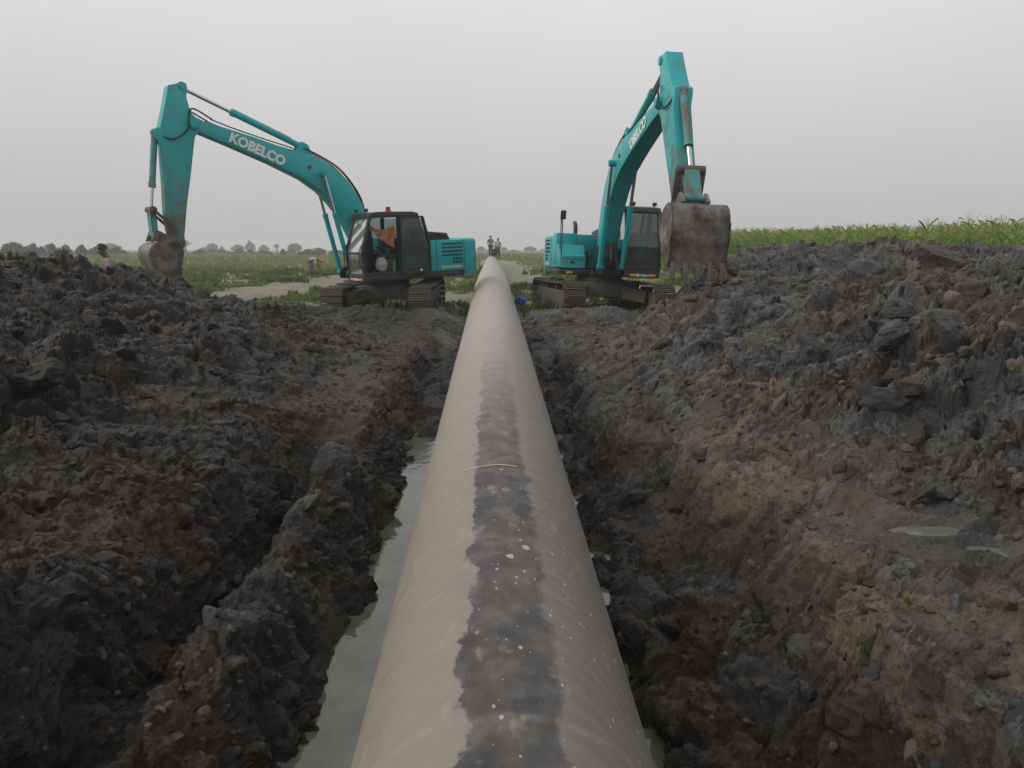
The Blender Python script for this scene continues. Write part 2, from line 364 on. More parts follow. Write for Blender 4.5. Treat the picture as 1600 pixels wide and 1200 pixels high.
# surface kinds: clay, grass, dry dirt
nz = fbm(X*.25, Y*.12, 55, 4); nz2 = fbm(X*1.1, Y*.6, 56, 3)
roadx = np.interp(Y, [18, 26, 50, 120], [-11.5, -9.6, -8.2, -6.5])
road = 1.0*ss(2.6, 1.3, np.abs(X-roadx)+.9*nz2)*ss(17, 21, Y)*ss(130, 90, Y)*(.55+.45*ss(-.3, .3, nz))
strip = .8*ss(1.7, .7, np.abs(Y-54-.12*(X+16)+1.0*nz2))*ss(-11, -13, X)
pipes = ss(2.6, 1.0, np.abs(X-1.6)+1.3*nz2)*ss(30, 40, Y)*ss(110, 80, Y)*.35
dirt = np.clip(np.maximum.reduce([road, strip, pipes, .45*ss(.15, .55, nz+.45*nz2)*ss(70, 40, Y)]), 0, 1)
dirt = np.maximum(dirt, ss(4.5, 1.5, np.abs(X-6.3))*ss(20, 24, Y)*ss(40, 32, Y)*ss(.6, -.2, nz2))
green = np.clip((1-nearmud)*(1-dirt), 0, 1)
# dry brown topsoil on the edge of the right bench
brn = ss(1.5, 1.95, X)*ss(3.2, 2.5, X+.5*perlin(X*1.3,Y*1.3,77))*ss(8.5, 6.2, Y)*ss(3.0,4.2,Y)*ss(-.35,.3,perlin(X*1.7,Y*1.7,78)+.25)
shade_wet = np.maximum(ss(-.6, -1.3, X)*ss(24, 19, Y), .78*ss(-.03, -.35, tr)*ss(19.5, 16, Y))  # left side darkened in colour for shade, trench walls for shade and wetness
shade_wet = np.maximum(shade_wet, .62*ss(2.9, 1.5, X+.5*nz2)*ss(.5, .8, X)*ss(19.5, 17, Y)*ss(5.5, 8.5, Y))-.55*np.exp(-((X+1.40)/.13)**2)*ss(8.5, 6.5, Y)*ss(-.2, .2, perlin(X*2, Y*1.4, 93))
REG = np.stack([nearmud, green, np.maximum(dirt*(1-nearmud), .20*brn), np.clip(shade_wet, 0, 1)], -1)
CLOD = np.clip(.30*i0+.36*i1+.24*i2+.10*i3+.0, 0, 1); CLOD = np.clip(.5+(CLOD-.5)*1.5, 0, 1)
SMR = smear*nearmud

def mud_material():
    m = bpy.data.materials.new('excavated_clay'); m.use_nodes = True; nt = m.node_tree; p = nt.nodes['Principled BSDF']; L = nt.links.new
    tc = N(nt, 'ShaderNodeTexCoord')
    def noise(s, d=6, r=.6):
        n = N(nt, 'ShaderNodeTexNoise'); n.inputs['Scale'].default_value = s; n.inputs['Detail'].default_value = d; n.inputs['Roughness'].default_value = r
        L(tc.outputs['Object'], n.inputs['Vector']); return n.outputs[0]
    def rng_(src, a, b, c, d):
        q = N(nt, 'ShaderNodeMapRange'); q.inputs[1].default_value = a; q.inputs[2].default_value = b; q.inputs[3].default_value = c; q.inputs[4].default_value = d; L(src, q.inputs[0]); return q.outputs[0]
    def math_(op, a, b):
        q = N(nt, 'ShaderNodeMath', operation=op)
        for i, v in enumerate((a, b)):
            if isinstance(v, (int, float)): q.inputs[i].default_value = v
            else: L(v, q.inputs[i])
        return q.outputs[0]
    def mix(f, a, b, mode='MIX'):
        q = N(nt, 'ShaderNodeMix', data_type='RGBA', blend_type=mode)
        if isinstance(f, (int, float)): q.inputs[0].default_value = f
        else: L(f, q.inputs[0])
        for i, v in ((6, a), (7, b)):
            if isinstance(v, tuple): q.inputs[i].default_value = (*v, 1)
            else: L(v, q.inputs[i])
        return q.outputs[2]
    cl = N(nt, 'ShaderNodeAttribute', attribute_name='clod').outputs['Fac']
    sm = N(nt, 'ShaderNodeAttribute', attribute_name='smear').outputs['Fac']
    rg = N(nt, 'ShaderNodeAttribute', attribute_name='reg'); sp = N(nt, 'ShaderNodeSeparateColor'); L(rg.outputs['Color'], sp.inputs[0])
    wet_shade = rg.outputs['Alpha']
    mixv = math_('ADD', math_('MULTIPLY', cl, .62), math_('MULTIPLY', noise(1.1, 5, .62), .42))
    rp = N(nt, 'ShaderNodeValToRGB'); L(mixv, rp.inputs[0]); el = rp.color_ramp.elements
    el[0].position = .20; el[0].color = (.032, .031, .029, 1); el[1].position = .86; el[1].color = (.16, .11, .067, 1)
    for pos, c in ((.34, (.046, .048, .049)), (.46, (.105, .108, .110)), (.51, (.068, .053, .038)), (.64, (.050, .036, .024)), (.74, (.120, .100, .076))):
        e = el.new(pos); e.color = (*c, 1)
    c = rp.outputs[0]
    c = mix(math_('MULTIPLY', sm, .55), c, (.092, .074, .053))
    fine = rng_(noise(26, 7, .72), .3, .7, .52, 1.45)
    c = mix(1.0, c, N2(nt, fine), 'MULTIPLY')
    # left heap's shade painted into the clay; trench walls get shade plus wetness
    c = mix(wet_shade, c, mix(1.0, c, (.335, .285, .232), 'MULTIPLY'))
    dn = noise(1.3, 9, .74)
    dirtc = mix(rng_(dn, .35, .65, 0, 1), (.11, .078, .048), (.25, .185, .115))
    gn = rng_(noise(.16, 6, .65), .35, .65, 0, 1)
    grassc = mix(gn, (.085, .125, .03), (.15, .165, .05)); grassc = mix(rng_(noise(2.2, 6, .7), .45, .7, 0, .7), grassc, (.17, .15, .085))
    c = mix(sp.outputs[1], c, grassc); c = mix(sp.outputs[2], c, dirtc)
    L(c, p.inputs['Base Color'])
    ro = rng_(noise(7, 4, .6), .35, .7, .32, .74); ro = math_('SUBTRACT', ro, math_('MULTIPLY', sm, .16)); L(ro, p.inputs['Roughness'])
    p.inputs['Specular IOR Level'].default_value = .5
    b1 = N(nt, 'ShaderNodeBump'); b1.inputs['Distance'].default_value = .05; b1.inputs['Strength'].default_value = .8
    hsum = math_('ADD', noise(22, 8, .72), math_('MULTIPLY', noise(70, 5, .7), .45))
    L(hsum, b1.inputs['Height']); L(b1.outputs[0], p.inputs['Normal'])
    return m
def N2(nt, sock):
    q = N(nt, 'ShaderNodeCombineColor')
    for i in range(3): nt.links.new(sock, q.inputs[i])
    return q.outputs[0]
MUD = mud_material()

idx = np.arange(X.size).reshape(X.shape)
F = np.stack([idx[:-1, :-1], idx[:-1, 1:], idx[1:, 1:], idx[1:, :-1]], -1)
fx = X[:-1, :-1]; fy = Y[:-1, :-1]
mL = (HL[:-1, :-1] > .03) & (fx < -1.9); mR = (HR[:-1, :-1] > .03); mT = (np.abs(fx) < 2.45) & (fy < 18.5) & ~mL & ~mR
ALLV = np.stack([VX, VY, VZ], -1).reshape(-1, 3)
def terrain_piece(name, mask, label, cat=None):
    f = F[mask]; used, inv = np.unique(f.ravel(), return_inverse=True)
    me = npmesh(name, ALLV[used], inv.reshape(-1, 4), MUD, False, {'clod': ('FLOAT', CLOD.ravel()[used]), 'smear': ('FLOAT', SMR.ravel()[used]),
               'reg': ('FLOAT_COLOR', REG.reshape(-1, 4)[used])})
    o = link(bpy.data.objects.new(name, me)); tag(o, label, kind='structure'); return o
O_L = terrain_piece('spoil_heap', mL, 'clay spoil heap on the left of the trench, shade painted into its colour')
O_R = terrain_piece('spoil_heap', mR, 'grey and brown clay spoil heap right of the trench, below the maize')
O_T = terrain_piece('trench', mT, 'open trench with slumped clay banks around the pipe')
O_G = terrain_piece('ground', ~(mL | mR | mT), 'flat farmland with grass, dirt road and dug soil')

# water in the trench: one sheet below the banks
def water_material():
    m = bpy.data.materials.new('muddy_water'); m.use_nodes = True; nt = m.node_tree; p = nt.nodes['Principled BSDF']
    p.inputs['Roughness'].default_value = .07; p.inputs['Specular IOR Level'].default_value = .5
    tc = N(nt, 'ShaderNodeTexCoord'); n = N(nt, 'ShaderNodeTexNoise'); n.inputs['Scale'].default_value = 2.6; n.inputs['Detail'].default_value = 8; n.inputs['Roughness'].default_value = .65
    nt.links.new(tc.outputs['Object'], n.inputs['Vector'])
    r = N(nt, 'ShaderNodeValToRGB'); r.color_ramp.elements[0].position = .38; r.color_ramp.elements[0].color = (.105, .108, .09, 1); r.color_ramp.elements[1].position = .65; r.color_ramp.elements[1].color = (.185, .188, .16, 1)
    nt.links.new(n.outputs[0], r.inputs[0]); nt.links.new(r.outputs[0], p.inputs['Base Color'])
    n2 = N(nt, 'ShaderNodeTexNoise'); n2.inputs['Scale'].default_value = 9; n2.inputs['Detail'].default_value = 3; nt.links.new(tc.outputs['Object'], n2.inputs['Vector'])
    b = N(nt, 'ShaderNodeBump'); b.inputs['Strength'].default_value = .12; b.inputs['Distance'].default_value = .02; nt.links.new(n2.outputs[0], b.inputs['Height']); nt.links.new(b.outputs[0], p.inputs['Normal'])
    return m
WATER = water_material()
wv = [(-1.9, -1.5, -.76), (1.9, -1.5, -.76), (1.9, 12.5, -.76), (-1.9, 12.5, -.76)]
me = npmesh('trench_water', np.array(wv), np.array([[0, 1, 2, 3]]), WATER)
tag(link(bpy.data.objects.new('water', me)), 'still grey muddy water lying on both sides of the pipe', kind='structure')
_inter = {}
def ground_z(x, y):
    j = int(np.clip(np.searchsorted(ys, y), 1, len(ys)-1)); i = int(np.clip(np.searchsorted(X[j], x), 1, NX-1))
    return float(VZ[j, i])
# puddles on the bench
for k, (px, py, rx, ry, sd_, lb_) in enumerate(PUD):
    n = 40; a = np.linspace(0, 2*np.pi, n, endpoint=False); r = 1.6+.08*np.sin(3*a+sd_)
    v = [(0, 0, 0)]+[(rx*r[i]*math.cos(a[i]), ry*r[i]*math.sin(a[i]), 0) for i in range(n)]
    me = bpy.data.meshes.new('puddle'); me.from_pydata(v, [], [(0, 1+i, 1+(i+1) % n) for i in range(n)]); me.materials.append(WATER)
    o = link(bpy.data.objects.new('puddle', me)); o.location = (px, py, PUDZ[k]-.030); tag(o, lb_, kind='structure')

# ------------------------------------------------------------------ pipe
def pipe_material():
    m = bpy.data.materials.new('mud_stained_pipe_coating'); m.use_nodes = True; nt = m.node_tree; p = nt.nodes['Principled BSDF']; L = nt.links.new
    pu = N(nt, 'ShaderNodeAttribute', attribute_name='pu').outputs['Fac']; pv = N(nt, 'ShaderNodeAttribute', attribute_name='pv').outputs['Fac']
    cv = N(nt, 'ShaderNodeCombineXYZ'); L(pu, cv.inputs[0]); L(pv, cv.inputs[1])
    def mp(sx, sy):
        q = N(nt, 'ShaderNodeVectorMath', operation='MULTIPLY'); L(cv.outputs[0], q.inputs[0]); q.inputs[1].default_value = (sx, sy, 1); return q.outputs[0]
    def noise(v, s, d=5, r=.6):
        n = N(nt, 'ShaderNodeTexNoise'); n.inputs['Scale'].default_value = s; n.inputs['Detail'].default_value = d; n.inputs['Roughness'].default_value = r; L(v, n.inputs['Vector']); return n.outputs[0]
    def rng_(src, a, b, c=0, d=1):
        q = N(nt, 'ShaderNodeMapRange'); q.inputs[1].default_value = a; q.inputs[2].default_value = b; q.inputs[3].default_value = c; q.inputs[4].default_value = d; L(src, q.inputs[0]); return q.outputs[0]
    def M_(op, a, b=0, c=0):
        q = N(nt, 'ShaderNodeMath', operation=op)
        for i, v in enumerate((a, b, c)):
            if isinstance(v, (int, float)): q.inputs[i].default_value = v
            else: L(v, q.inputs[i])
        return q.outputs[0]
    def mix(f, a, b):
        q = N(nt, 'ShaderNodeMix', data_type='RGBA'); L(f, q.inputs[0]) if not isinstance(f, (int, float)) else None
        if isinstance(f, (int, float)): q.inputs[0].default_value = f
        for i, v in ((6, a), (7, b)):
            if isinstance(v, tuple): q.inputs[i].default_value = (*v, 1)
            else: L(v, q.inputs[i])
        return q.outputs[2]
    # lit tan left flank and shaded grey right flank painted in; helical sweep marks
    swirl = noise(mp(1.0, 1.0), 2.0, 4)
    hel = N(nt, 'ShaderNodeTexWave', wave_type='BANDS', bands_direction='Y'); hel.inputs['Scale'].default_value = 2.6; hel.inputs['Distortion'].default_value = 5; hel.inputs['Detail'].default_value = 4; hel.inputs['Detail Scale'].default_value = 1.5
    vv = N(nt, 'ShaderNodeCombineXYZ'); L(M_('MULTIPLY', pu, .6), vv.inputs[0]); L(M_('MULTIPLY_ADD', M_('MULTIPLY', pu, pu), .9, pv), vv.inputs[1]); L(vv.outputs[0], hel.inputs['Vector'])
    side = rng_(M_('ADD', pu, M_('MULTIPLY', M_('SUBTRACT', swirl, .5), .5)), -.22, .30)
    farv = rng_(pv, 4, 13)  # nearer pipe coloured darker in place of lens vignetting, paler further off
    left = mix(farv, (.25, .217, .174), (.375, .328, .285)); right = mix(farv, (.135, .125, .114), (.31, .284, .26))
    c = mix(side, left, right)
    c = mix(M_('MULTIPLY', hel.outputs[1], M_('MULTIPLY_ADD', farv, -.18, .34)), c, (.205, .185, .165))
    # cleaned dark strip along the crown, edges ragged
    ed = M_('MULTIPLY', M_('SUBTRACT', noise(mp(1.0, .8), 3.2, 9, .74), .5), .30)
    ed2 = M_('ADD', pu, ed)
    wid = M_('MULTIPLY_ADD', pv, -.005, .215)
    s1 = M_('MULTIPLY', rng_(ed2, -.155, -.140), rng_(M_('SUBTRACT', wid, ed2), -.014, .014))
    fade = rng_(M_('ADD', pv, M_('MULTIPLY', swirl, 2.5)), 10.8, 6.2)
    blot = noise(mp(2.2, 1.6), 2.6, 6, .65)
    dark = mix(rng_(blot, .32, .75), (.032, .030, .030), (.105, .096, .090))
    c = mix(M_('MULTIPLY', s1, M_('MULTIPLY', fade, rng_(blot, .70, .48, .72, .98))), c, dark)
    # nearly black wet blots
    bl = rng_(noise(mp(3.0, 2.2), 1.5, 3, .5), .60, .66); bl = M_('MULTIPLY', bl, M_('MULTIPLY', s1, rng_(pv, 7.5, 5.5)))
    c = mix(M_('MULTIPLY', bl, .8), c, (.03, .03, .034))
    # dried mud prints
    mudp = rng_(noise(mp(3.2, 1.5), 2.3, 5, .6), .60, .67); c = mix(M_('MULTIPLY', mudp, .45), c, (.33, .275, .205))
    # white splashes
    vo = N(nt, 'ShaderNodeTexVoronoi'); vo.inputs['Scale'].default_value = 26; vo.inputs['Randomness'].default_value = 1
    wv_ = N(nt, 'ShaderNodeVectorMath', operation='ADD'); L(mp(1, .62), wv_.inputs[0])
    L(vo.outputs[0], M_('ADD', 0, 0).node.inputs[0]); L(wv_.outputs[0], vo.inputs['Vector'])
    keep = rng_(vo.outputs['Color'], .54, .55)
    size = rng_(vo.outputs['Color'], .54, .85, .05, .22)
    spot = M_('MULTIPLY', M_('LESS_THAN', vo.outputs['Distance'], size), keep)
    zone = M_('MULTIPLY', rng_(M_('ADD', pv, M_('MULTIPLY', swirl, 3)), 7.2, 5.4), rng_(pu, -.22, .02))
    c = mix(M_('MULTIPLY', M_('MULTIPLY', spot, zone), .7), c, (.5, .46, .38))
    v2 = N(nt, 'ShaderNodeTexVoronoi'); v2.inputs['Scale'].default_value = 4.2; L(mp(1.5, 1.), v2.inputs['Vector'])
    rag = M_('ADD', v2.outputs['Distance'], M_('MULTIPLY', M_('SUBTRACT', noise(mp(1, 1), 14, 4, .7), .5), .5))
    sp2 = M_('MULTIPLY', M_('MULTIPLY', M_('LESS_THAN', rag, .10), rng_(v2.outputs['Color'], .5, .51)), M_('MULTIPLY', s1, rng_(pv, 8.5, 6)))
    c = mix(M_('MULTIPLY', sp2, .75), c, (.50, .46, .38))
    # pale scuffed rings where the pipe was slung
    rb = M_('ADD', pv, M_('MULTIPLY', M_('SUBTRACT', noise(mp(2, 8), 3, 5, .7), .5), .10))
    for cc, hw_, st_ in ((2.30, .03, .12),):
        ring = rng_(M_('ABSOLUTE', M_('SUBTRACT', rb, cc)), hw_, hw_*.3); c = mix(M_('MULTIPLY', M_('MULTIPLY', ring, st_), rng_(noise(mp(3, 3), 4, 4, .6), .35, .6)), c, (.46, .42, .33))
    # fine scuffs
    sc = rng_(noise(mp(22, 3), 2.0, 6, .7), .62, .75); c = mix(M_('MULTIPLY', sc, .22), c, (.5, .45, .37))
    L(c, p.inputs['Base Color'])
    L(rng_(noise(mp(1, 1), 5, 5), .3, .7, .42, .72), p.inputs['Roughness'])
    b = N(nt, 'ShaderNodeBump'); b.inputs['Strength'].default_value = .16; b.inputs['Distance'].default_value = .01
    L(M_('ADD', noise(mp(1, 1), 38, 6, .65), M_('MULTIPLY', hel.outputs[1], .35)), b.inputs['Height']); L(b.outputs[0], p.inputs['Normal'])
    return m
PIPE = pipe_material()
pipe = empty('pipeline', (0, 0, 0)); tag(pipe, 'long large-diameter tan pipe with dark stained crown lying in the trench', 'pipe')
PXC = .035
def pipe_piece(name, y0, y1, r, n, mat_, cap=False):
    yy = np.linspace(y0, y1, n); seg = 96; a = np.linspace(-np.pi, np.pi, seg+1)
    zc = pipe_z(yy)
    # smooth the axis
    zc = np.array([np.mean(pipe_z(y+np.linspace(-2.5, 2.5, 21))) for y in yy])
    r = np.zeros((n, 1))+r
    V = np.stack([PXC+r*np.sin(a)[None, :]+0*yy[:, None], yy[:, None]+0*a[None, :], zc[:, None]+r*np.cos(a)[None, :]], -1)
    id_ = np.arange(n*(seg+1)).reshape(n, seg+1)
    Fq = np.stack([id_[:-1, :-1], id_[1:, :-1], id_[1:, 1:], id_[:-1, 1:]], -1).reshape(-1, 4)[:, ::-1]
    me = npmesh(name, V.reshape(-1, 3), Fq, mat_, True, {'pu': ('FLOAT', r*a[None, :]), 'pv': ('FLOAT', np.repeat(yy[:, None], seg+1, 1))})
    return link(bpy.data.objects.new(name, me), pipe)
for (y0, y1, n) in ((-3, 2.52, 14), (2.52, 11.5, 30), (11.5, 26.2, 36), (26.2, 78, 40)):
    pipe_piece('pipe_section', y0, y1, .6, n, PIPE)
WELD = mat('weld_band', (.30, .255, .20), .6, var=.2, vscale=12, bump=.2)
for yj, wd, rr in ((11.5, .03, .604), (26.2, .13, .616)):
    pipe_piece('joint_band', yj-wd, yj+wd, np.array([.598, rr, rr, rr, .598])[:, None], 5, PIPE)
CAPM = mat('pipe_end_cap', (.3, .27, .23), .6)
MB().cyl((PXC, 77.99, float(pipe_z(77))), (PXC, 78.05, float(pipe_z(77))), .6, seg=48).done('end_cap', CAPM, pipe)
# pale tape across the crown
yy = 5.0; a = np.linspace(-.40, .22, 26); zc = float(np.mean(pipe_z(yy+np.linspace(-2.5, 2.5, 21))))
V = []
for t in a:
    off = .0
    for dy in (-.008, .008): V.append((PXC+.603*math.sin(t), yy+off+dy, zc+.603*math.cos(t)))
TAPE = mat('pale_tape', (.55, .46, .30), .6, var=.15, vscale=20)
me = npmesh('tape_band', np.array(V), np.array([[2*i, 2*i+1, 2*i+3, 2*i+2] for i in range(25)]), TAPE); link(bpy.data.objects.new('tape_band', me), pipe)

# ------------------------------------------------------------------ excavators
def rot2(p, c, deg):
    a = R(deg); x, z = p[0]-c[0], p[1]-c[1]
    return (c[0]+x*math.cos(a)-z*math.sin(a), c[1]+x*math.sin(a)+z*math.cos(a))
def bar(mb, p0, p1, w, h, up=(0, 0, 1)):
    p0, p1 = Vector(p0), Vector(p1); d = (p1-p0); x = d.normalized(); u_ = Vector(up)
    if abs(x.dot(u_)) > .95: u_ = Vector((0, 1, 0))
    y = u_.cross(x).normalized(); z = x.cross(y)
    M = Matrix((x, y, z)).transposed().to_4x4()
    return mb.box((p0+p1)/2, (d.length, w, h), M)
def text_mesh(txt, size, mat_, bold=.0, ext=.004, space=1.0):
    cu = bpy.data.curves.new('lettering', 'FONT'); cu.body = txt; cu.size = size; cu.extrude = ext; cu.offset = bold; cu.align_x = 'CENTER'; cu.align_y = 'CENTER'; cu.space_character = space
    cu.resolution_u = 4
    o = bpy.data.objects.new('lettering', cu); COL.objects.link(o); dg = bpy.context.evaluated_depsgraph_get()
    me = bpy.data.meshes.new_from_object(o.evaluated_get(dg)); bpy.data.objects.remove(o); bpy.data.curves.remove(cu)
    me.materials.clear(); me.materials.append(mat_); me.name = 'lettering'; return me
KOB = text_mesh('KOBELCO', .355, WHITE, .0145, .004, 1.0)
KOBS = text_mesh('KOBELCO', .075, WHITE, .003, .003)
# a track shoe: plate with three grousers (x along the chain, y across, z outward)
sh = MB().b(-.080, .080, -.31, .31, -.014, .010)
for gx in (-.066, .0, .066): sh.b(gx-.010, gx+.010, -.31, .31, .006, .042)
SHOE = sh.mesh('track_shoe', STEEL, False)

FOOT = (.75, 1.7); PIV = (5.54, 5.21)
BOOM = [(5.60, 5.39), (5.40, 5.37), (5.25, 5.30), (4.62, 5.15), (3.95, 4.98), (3.31, 4.80), (2.72, 4.68), (2.35, 4.58), (2.04, 4.46), (1.62, 4.24), (1.27, 3.93), (.98, 3.52), (.72, 2.99), (.57, 2.4), (.52, 1.85), (.58, 1.58), (.75, 1.48), (.93, 1.56),
        (1.02, 1.9), (1.16, 2.25), (1.34, 2.62), (1.54, 2.96), (1.82, 3.30), (2.15, 3.62), (2.64, 3.94), (3.56, 4.34), (4.44, 4.67), (4.85, 4.82), (5.42, 5.02), (5.62, 5.04), (5.74, 5.15), (5.74, 5.29)]
ARM = [(6.03, 6.12), (5.84, 6.17), (5.70, 6.24), (5.60, 6.20), (5.57, 6.10), (5.62, 5.84), (5.55, 5.48), (5.42, 5.36), (5.36, 5.20), (5.42, 5.04), (5.53, 4.88), (5.76, 3.89), (5.94, 3.18), (6.10, 2.40), (6.09, 2.2), (6.18, 2.08), (6.30, 2.10), (6.37, 2.24), (6.46, 2.5), (6.48, 2.99), (6.42, 3.75),
       (6.37, 4.70), (6.50, 4.90), (6.52, 5.02), (6.44, 5.10), (6.36, 5.10), (6.2, 5.57)]
BPIN = (6.22, 2.23)
def circ_inter(c0, r0, c1, r1, side):
    dx, dz = c1[0]-c0[0], c1[1]-c0[1]; d = math.hypot(dx, dz); a = (r0*r0-r1*r1+d*d)/(2*d); h = math.sqrt(max(r0*r0-a*a, 0))
    return (c0[0]+a*dx/d-side*h*dz/d, c0[1]+a*dz/d+side*h*dx/d)
def set_dirt(o, fn):
    me = o.data; a = me.attributes.new('dirt', 'FLOAT', 'POINT'); a.data.foreach_set('value', [float(fn(v.co)) for v in me.vertices])
def cylinder(root, p0, p1, split, y, r, rr, dirtv, name):
    """hydraulic cylinder in the plane y: barrel from p0, chrome rod to p1"""
    A = Vector((p0[0], y, p0[1])); Bq = Vector((p1[0], y, p1[1])); S = A+(Bq-A)*split; d = (Bq-A).normalized()
    m = MB().cyl(A, S, r, seg=20).cyl(S-d*.10, S+d*.02, r*1.14, seg=20).cyl(A+Vector((0, -r*1.1, 0)), A+Vector((0, r*1.1, 0)), r*1.05, seg=16)
    m.tube([A+d*.25+Vector((0, 0, r*1.15)), S-d*.05+Vector((0, 0, r*1.15))], .016, 6)
    o = m.done(name, TEALD, root); set_dirt(o, lambda c: dirtv)
    MB().cyl(S, Bq, rr, seg=16).cyl(Bq+Vector((0, -.09, 0)), Bq+Vector((0, .09, 0)), rr*1.8, seg=16).done('piston_rod', CHROME, o)
    return o
def excavator(label, o3, F3, L3, Z3, s, db, da, bk, track_yaw, door_open):
    root = bpy.data.objects.new('excavator', None); COL.objects.link(root)
    M = Matrix(((F3[0], L3[0], Z3[0]), (F3[1], L3[1], Z3[1]), (F3[2], L3[2], Z3[2]))).to_4x4()
    root.matrix_world = Matrix.Translation(o3) @ M @ Matrix.Scale(s, 4)
    tag(root, label, 'excavator', 'teal crawler excavators either side of the pipe')
    P = lambda mb, name, m, par=root, **k: mb.done(name, m, par, **k)
    # --- undercarriage (turned against the house)
    g = 1.28; rz = track_yaw
    um = MB()
    um.b(-.75, .75, -.62, .62, .42, .86, .06)
    for sx in (-1, 1):
        for sy in (-1, 1): bar(um, (sx*.45, sy*.45, .62), (sx*1.15, sy*1.12, .48), .34, .34)
    um.b(-.35, .35, -1.15, 1.15, .50, .80, .04)
    o = P(um, 'track_frame', MUDST); o.rotation_euler.z = rz
    for sy in (-1, 1):
        cf = MB(); cf.b(-1.55, 1.55, -.15, .15, .24, .62, .03)
        for k in range(7): cf.cyl((-1.32+k*.44, -.2, .16), (-1.32+k*.44, .2, .16), .105, seg=12)
        for k in (-.6, .6): cf.cyl((k, -.17, .70), (k, .17, .70), .075, seg=12)
        cr = P(cf, 'crawler', MUDST); cr.location = (-math.sin(rz)*sy*g, math.cos(rz)*sy*g, 0); cr.rotation_euler.z = rz
        for k, nm in ((-1.72, 'sprocket'), (1.72, 'idler_wheel')):
            wm = MB().cyl((k, -.06, .44), (k, .06, .44), .36, seg=28).cyl((k, -.16, .44), (k, .16, .44), .20, seg=20)
            for q in range(8): wm.cyl((k+.27*math.cos(q*.785), -.09, .44+.27*math.sin(q*.785)), (k+.27*math.cos(q*.785), .09, .44+.27*math.sin(q*.785)), .035, seg=6)
            P(wm, nm, MUDST, cr)
        # chain of shoes round a stadium
        r_, hl_ = .405, 1.72; per = 4*hl_+2*math.pi*r_; n = 50
        for q in range(n):
            t = (q+.3)/n*per
            if t < 2*hl_: x, z, an = hl_-t, .44+r_, 0
            elif t < 2*hl_+math.pi*r_:
                b_ = (t-2*hl_)/r_; x, z, an = -hl_-r_*math.sin(b_), .44+r_*math.cos(b_), -b_
            elif t < 4*hl_+math.pi*r_: x, z, an = -hl_+(t-2*hl_-math.pi*r_), .44-r_, math.pi
            else:
                b_ = (t-4*hl_-math.pi*r_)/r_; x, z, an = hl_+r_*math.sin(b_), .44-r_*math.cos(b_), math.pi-b_
            sag = -.035*math.sin(math.pi*min(1, max(0, (x+hl_)/(2*hl_)))) if an == 0 else 0
            so = bpy.data.objects.new('track_shoe', SHOE); so.location = (x, 0, z+sag); so.rotation_euler = (0, an, 0); link(so, cr)
    P(MB().cyl((0, 0, .84), (0, 0, 1.06), .66, seg=40).cyl((0, 0, .90), (0, 0, .96), .70, seg=40), 'swing_ring', MUDST)
    # --- house
    dk = MB(); dk.b(-2.15, -.55, -1.32, 1.32, 1.04, 1.2, .02).b(-.56, .62, -1.32, -.40, 1.042, 1.198, .02).b(-.56, 1.50, .37, 1.37, 1.038, 1.202, .025).b(-.56, .95, -.41, .38, 1.05, 1.19)
    P(dk, 'deck', BLACK)
    for (x, y) in ((.625, -1.02), (1.51, .62), (1.51, 1.16)): P(MB().box((x, y, 1.105), (.03, .19, .06), None, .008), 'reflector', ORANGE)
    cw = MB(); pts = []
    for k in range(13):
        a_ = R(-90+15*k); pts.append((-2.32-.42*max(0, math.cos(a_))**.5, 1.32*math.sin(a_)))
    # counterweight: rounded in plan, extruded up
    vb = [cw.bm.verts.new((x, y, 1.02)) for x, y in [(-2.02, -1.32)]+pts+[(-2.02, 1.32)]]; f_ = cw.bm.faces.new(vb)
    ex = bmesh.ops.extrude_face_region(cw.bm, geom=[f_]); vt = [v for v in ex['geom'] if isinstance(v, bmesh.types.BMVert)]; bmesh.ops.translate(cw.bm, verts=vt, vec=(0, 0, 1.16))
    bmesh.ops.recalc_face_normals(cw.bm, faces=cw.bm.faces[:])
    tope = {e_ for v in vt for e_ in v.link_edges if all(abs(w_.co.z-2.18) < 1e-4 for w_ in e_.verts)}
    bmesh.ops.bevel(cw.bm, geom=list(tope), offset=.12, segments=4, affect='EDGES', profile=.5)
    zd = lambda c: .22*max(0, 1-(c.z-1.1)/.8); set_dirt(P(cw, 'counterweight', TEALD), zd)
    hd = MB(); hd.b(-2.06, -.62, .98, 1.315, 1.205, 2.15, .04).b(-2.06, -.62, -1.315, -.86, 1.205, 2.15, .04).b(-2.06, -.50, -.86, .98, 1.205, 2.13, .04)
    hood = P(hd, 'engine_hood', TEALD); set_dirt(hood, zd)
    for sy in (1, -1):
        yv = sy*1.318
        for (xa, xb, z) in ((-2.0, -1.12, 2.03), (-2.0, -1.12, 1.92), (-2.0, -1.12, 1.80), (-2.0, -1.12, 1.69), (-2.0, -1.55, 1.57), (-2.0, -1.55, 1.47)):
            vm = MB(); n_ = int((xb-xa)/.098)
            for k in range(n_): vm.box((xa+.05+k*.098, yv, z), (.066, .012, .062))
            P(vm, 'vent_row', DARK, hood, smooth=False)
        P(MB().box((-1.62, yv, 1.33), (.72, .010, .085)), 'model_plate', mat('pale_decal', (.42, .45, .42), .5, var=.35, vscale=14), hood)
        P(MB().box((-1.22, yv, 1.33), (.06, .012, .085)), 'yellow_decal', mat('yellow_decal', (.6, .5, .12), .5), hood)
        for xx in (-1.02, -2.055): P(MB().box((xx, yv-.002*sy, 1.68), (.014, .010, .92)), 'panel_gap', DARK, hood, smooth=False)
    eh = MB().prism([(-1.75, 2.14), (-1.62, 2.36), (-.95, 2.42), (-.62, 2.40), (-.58, 2.14)], .05, 1.05, .04)
    exh = P(eh, 'exhaust_hood', BLACK)
    vm = MB()
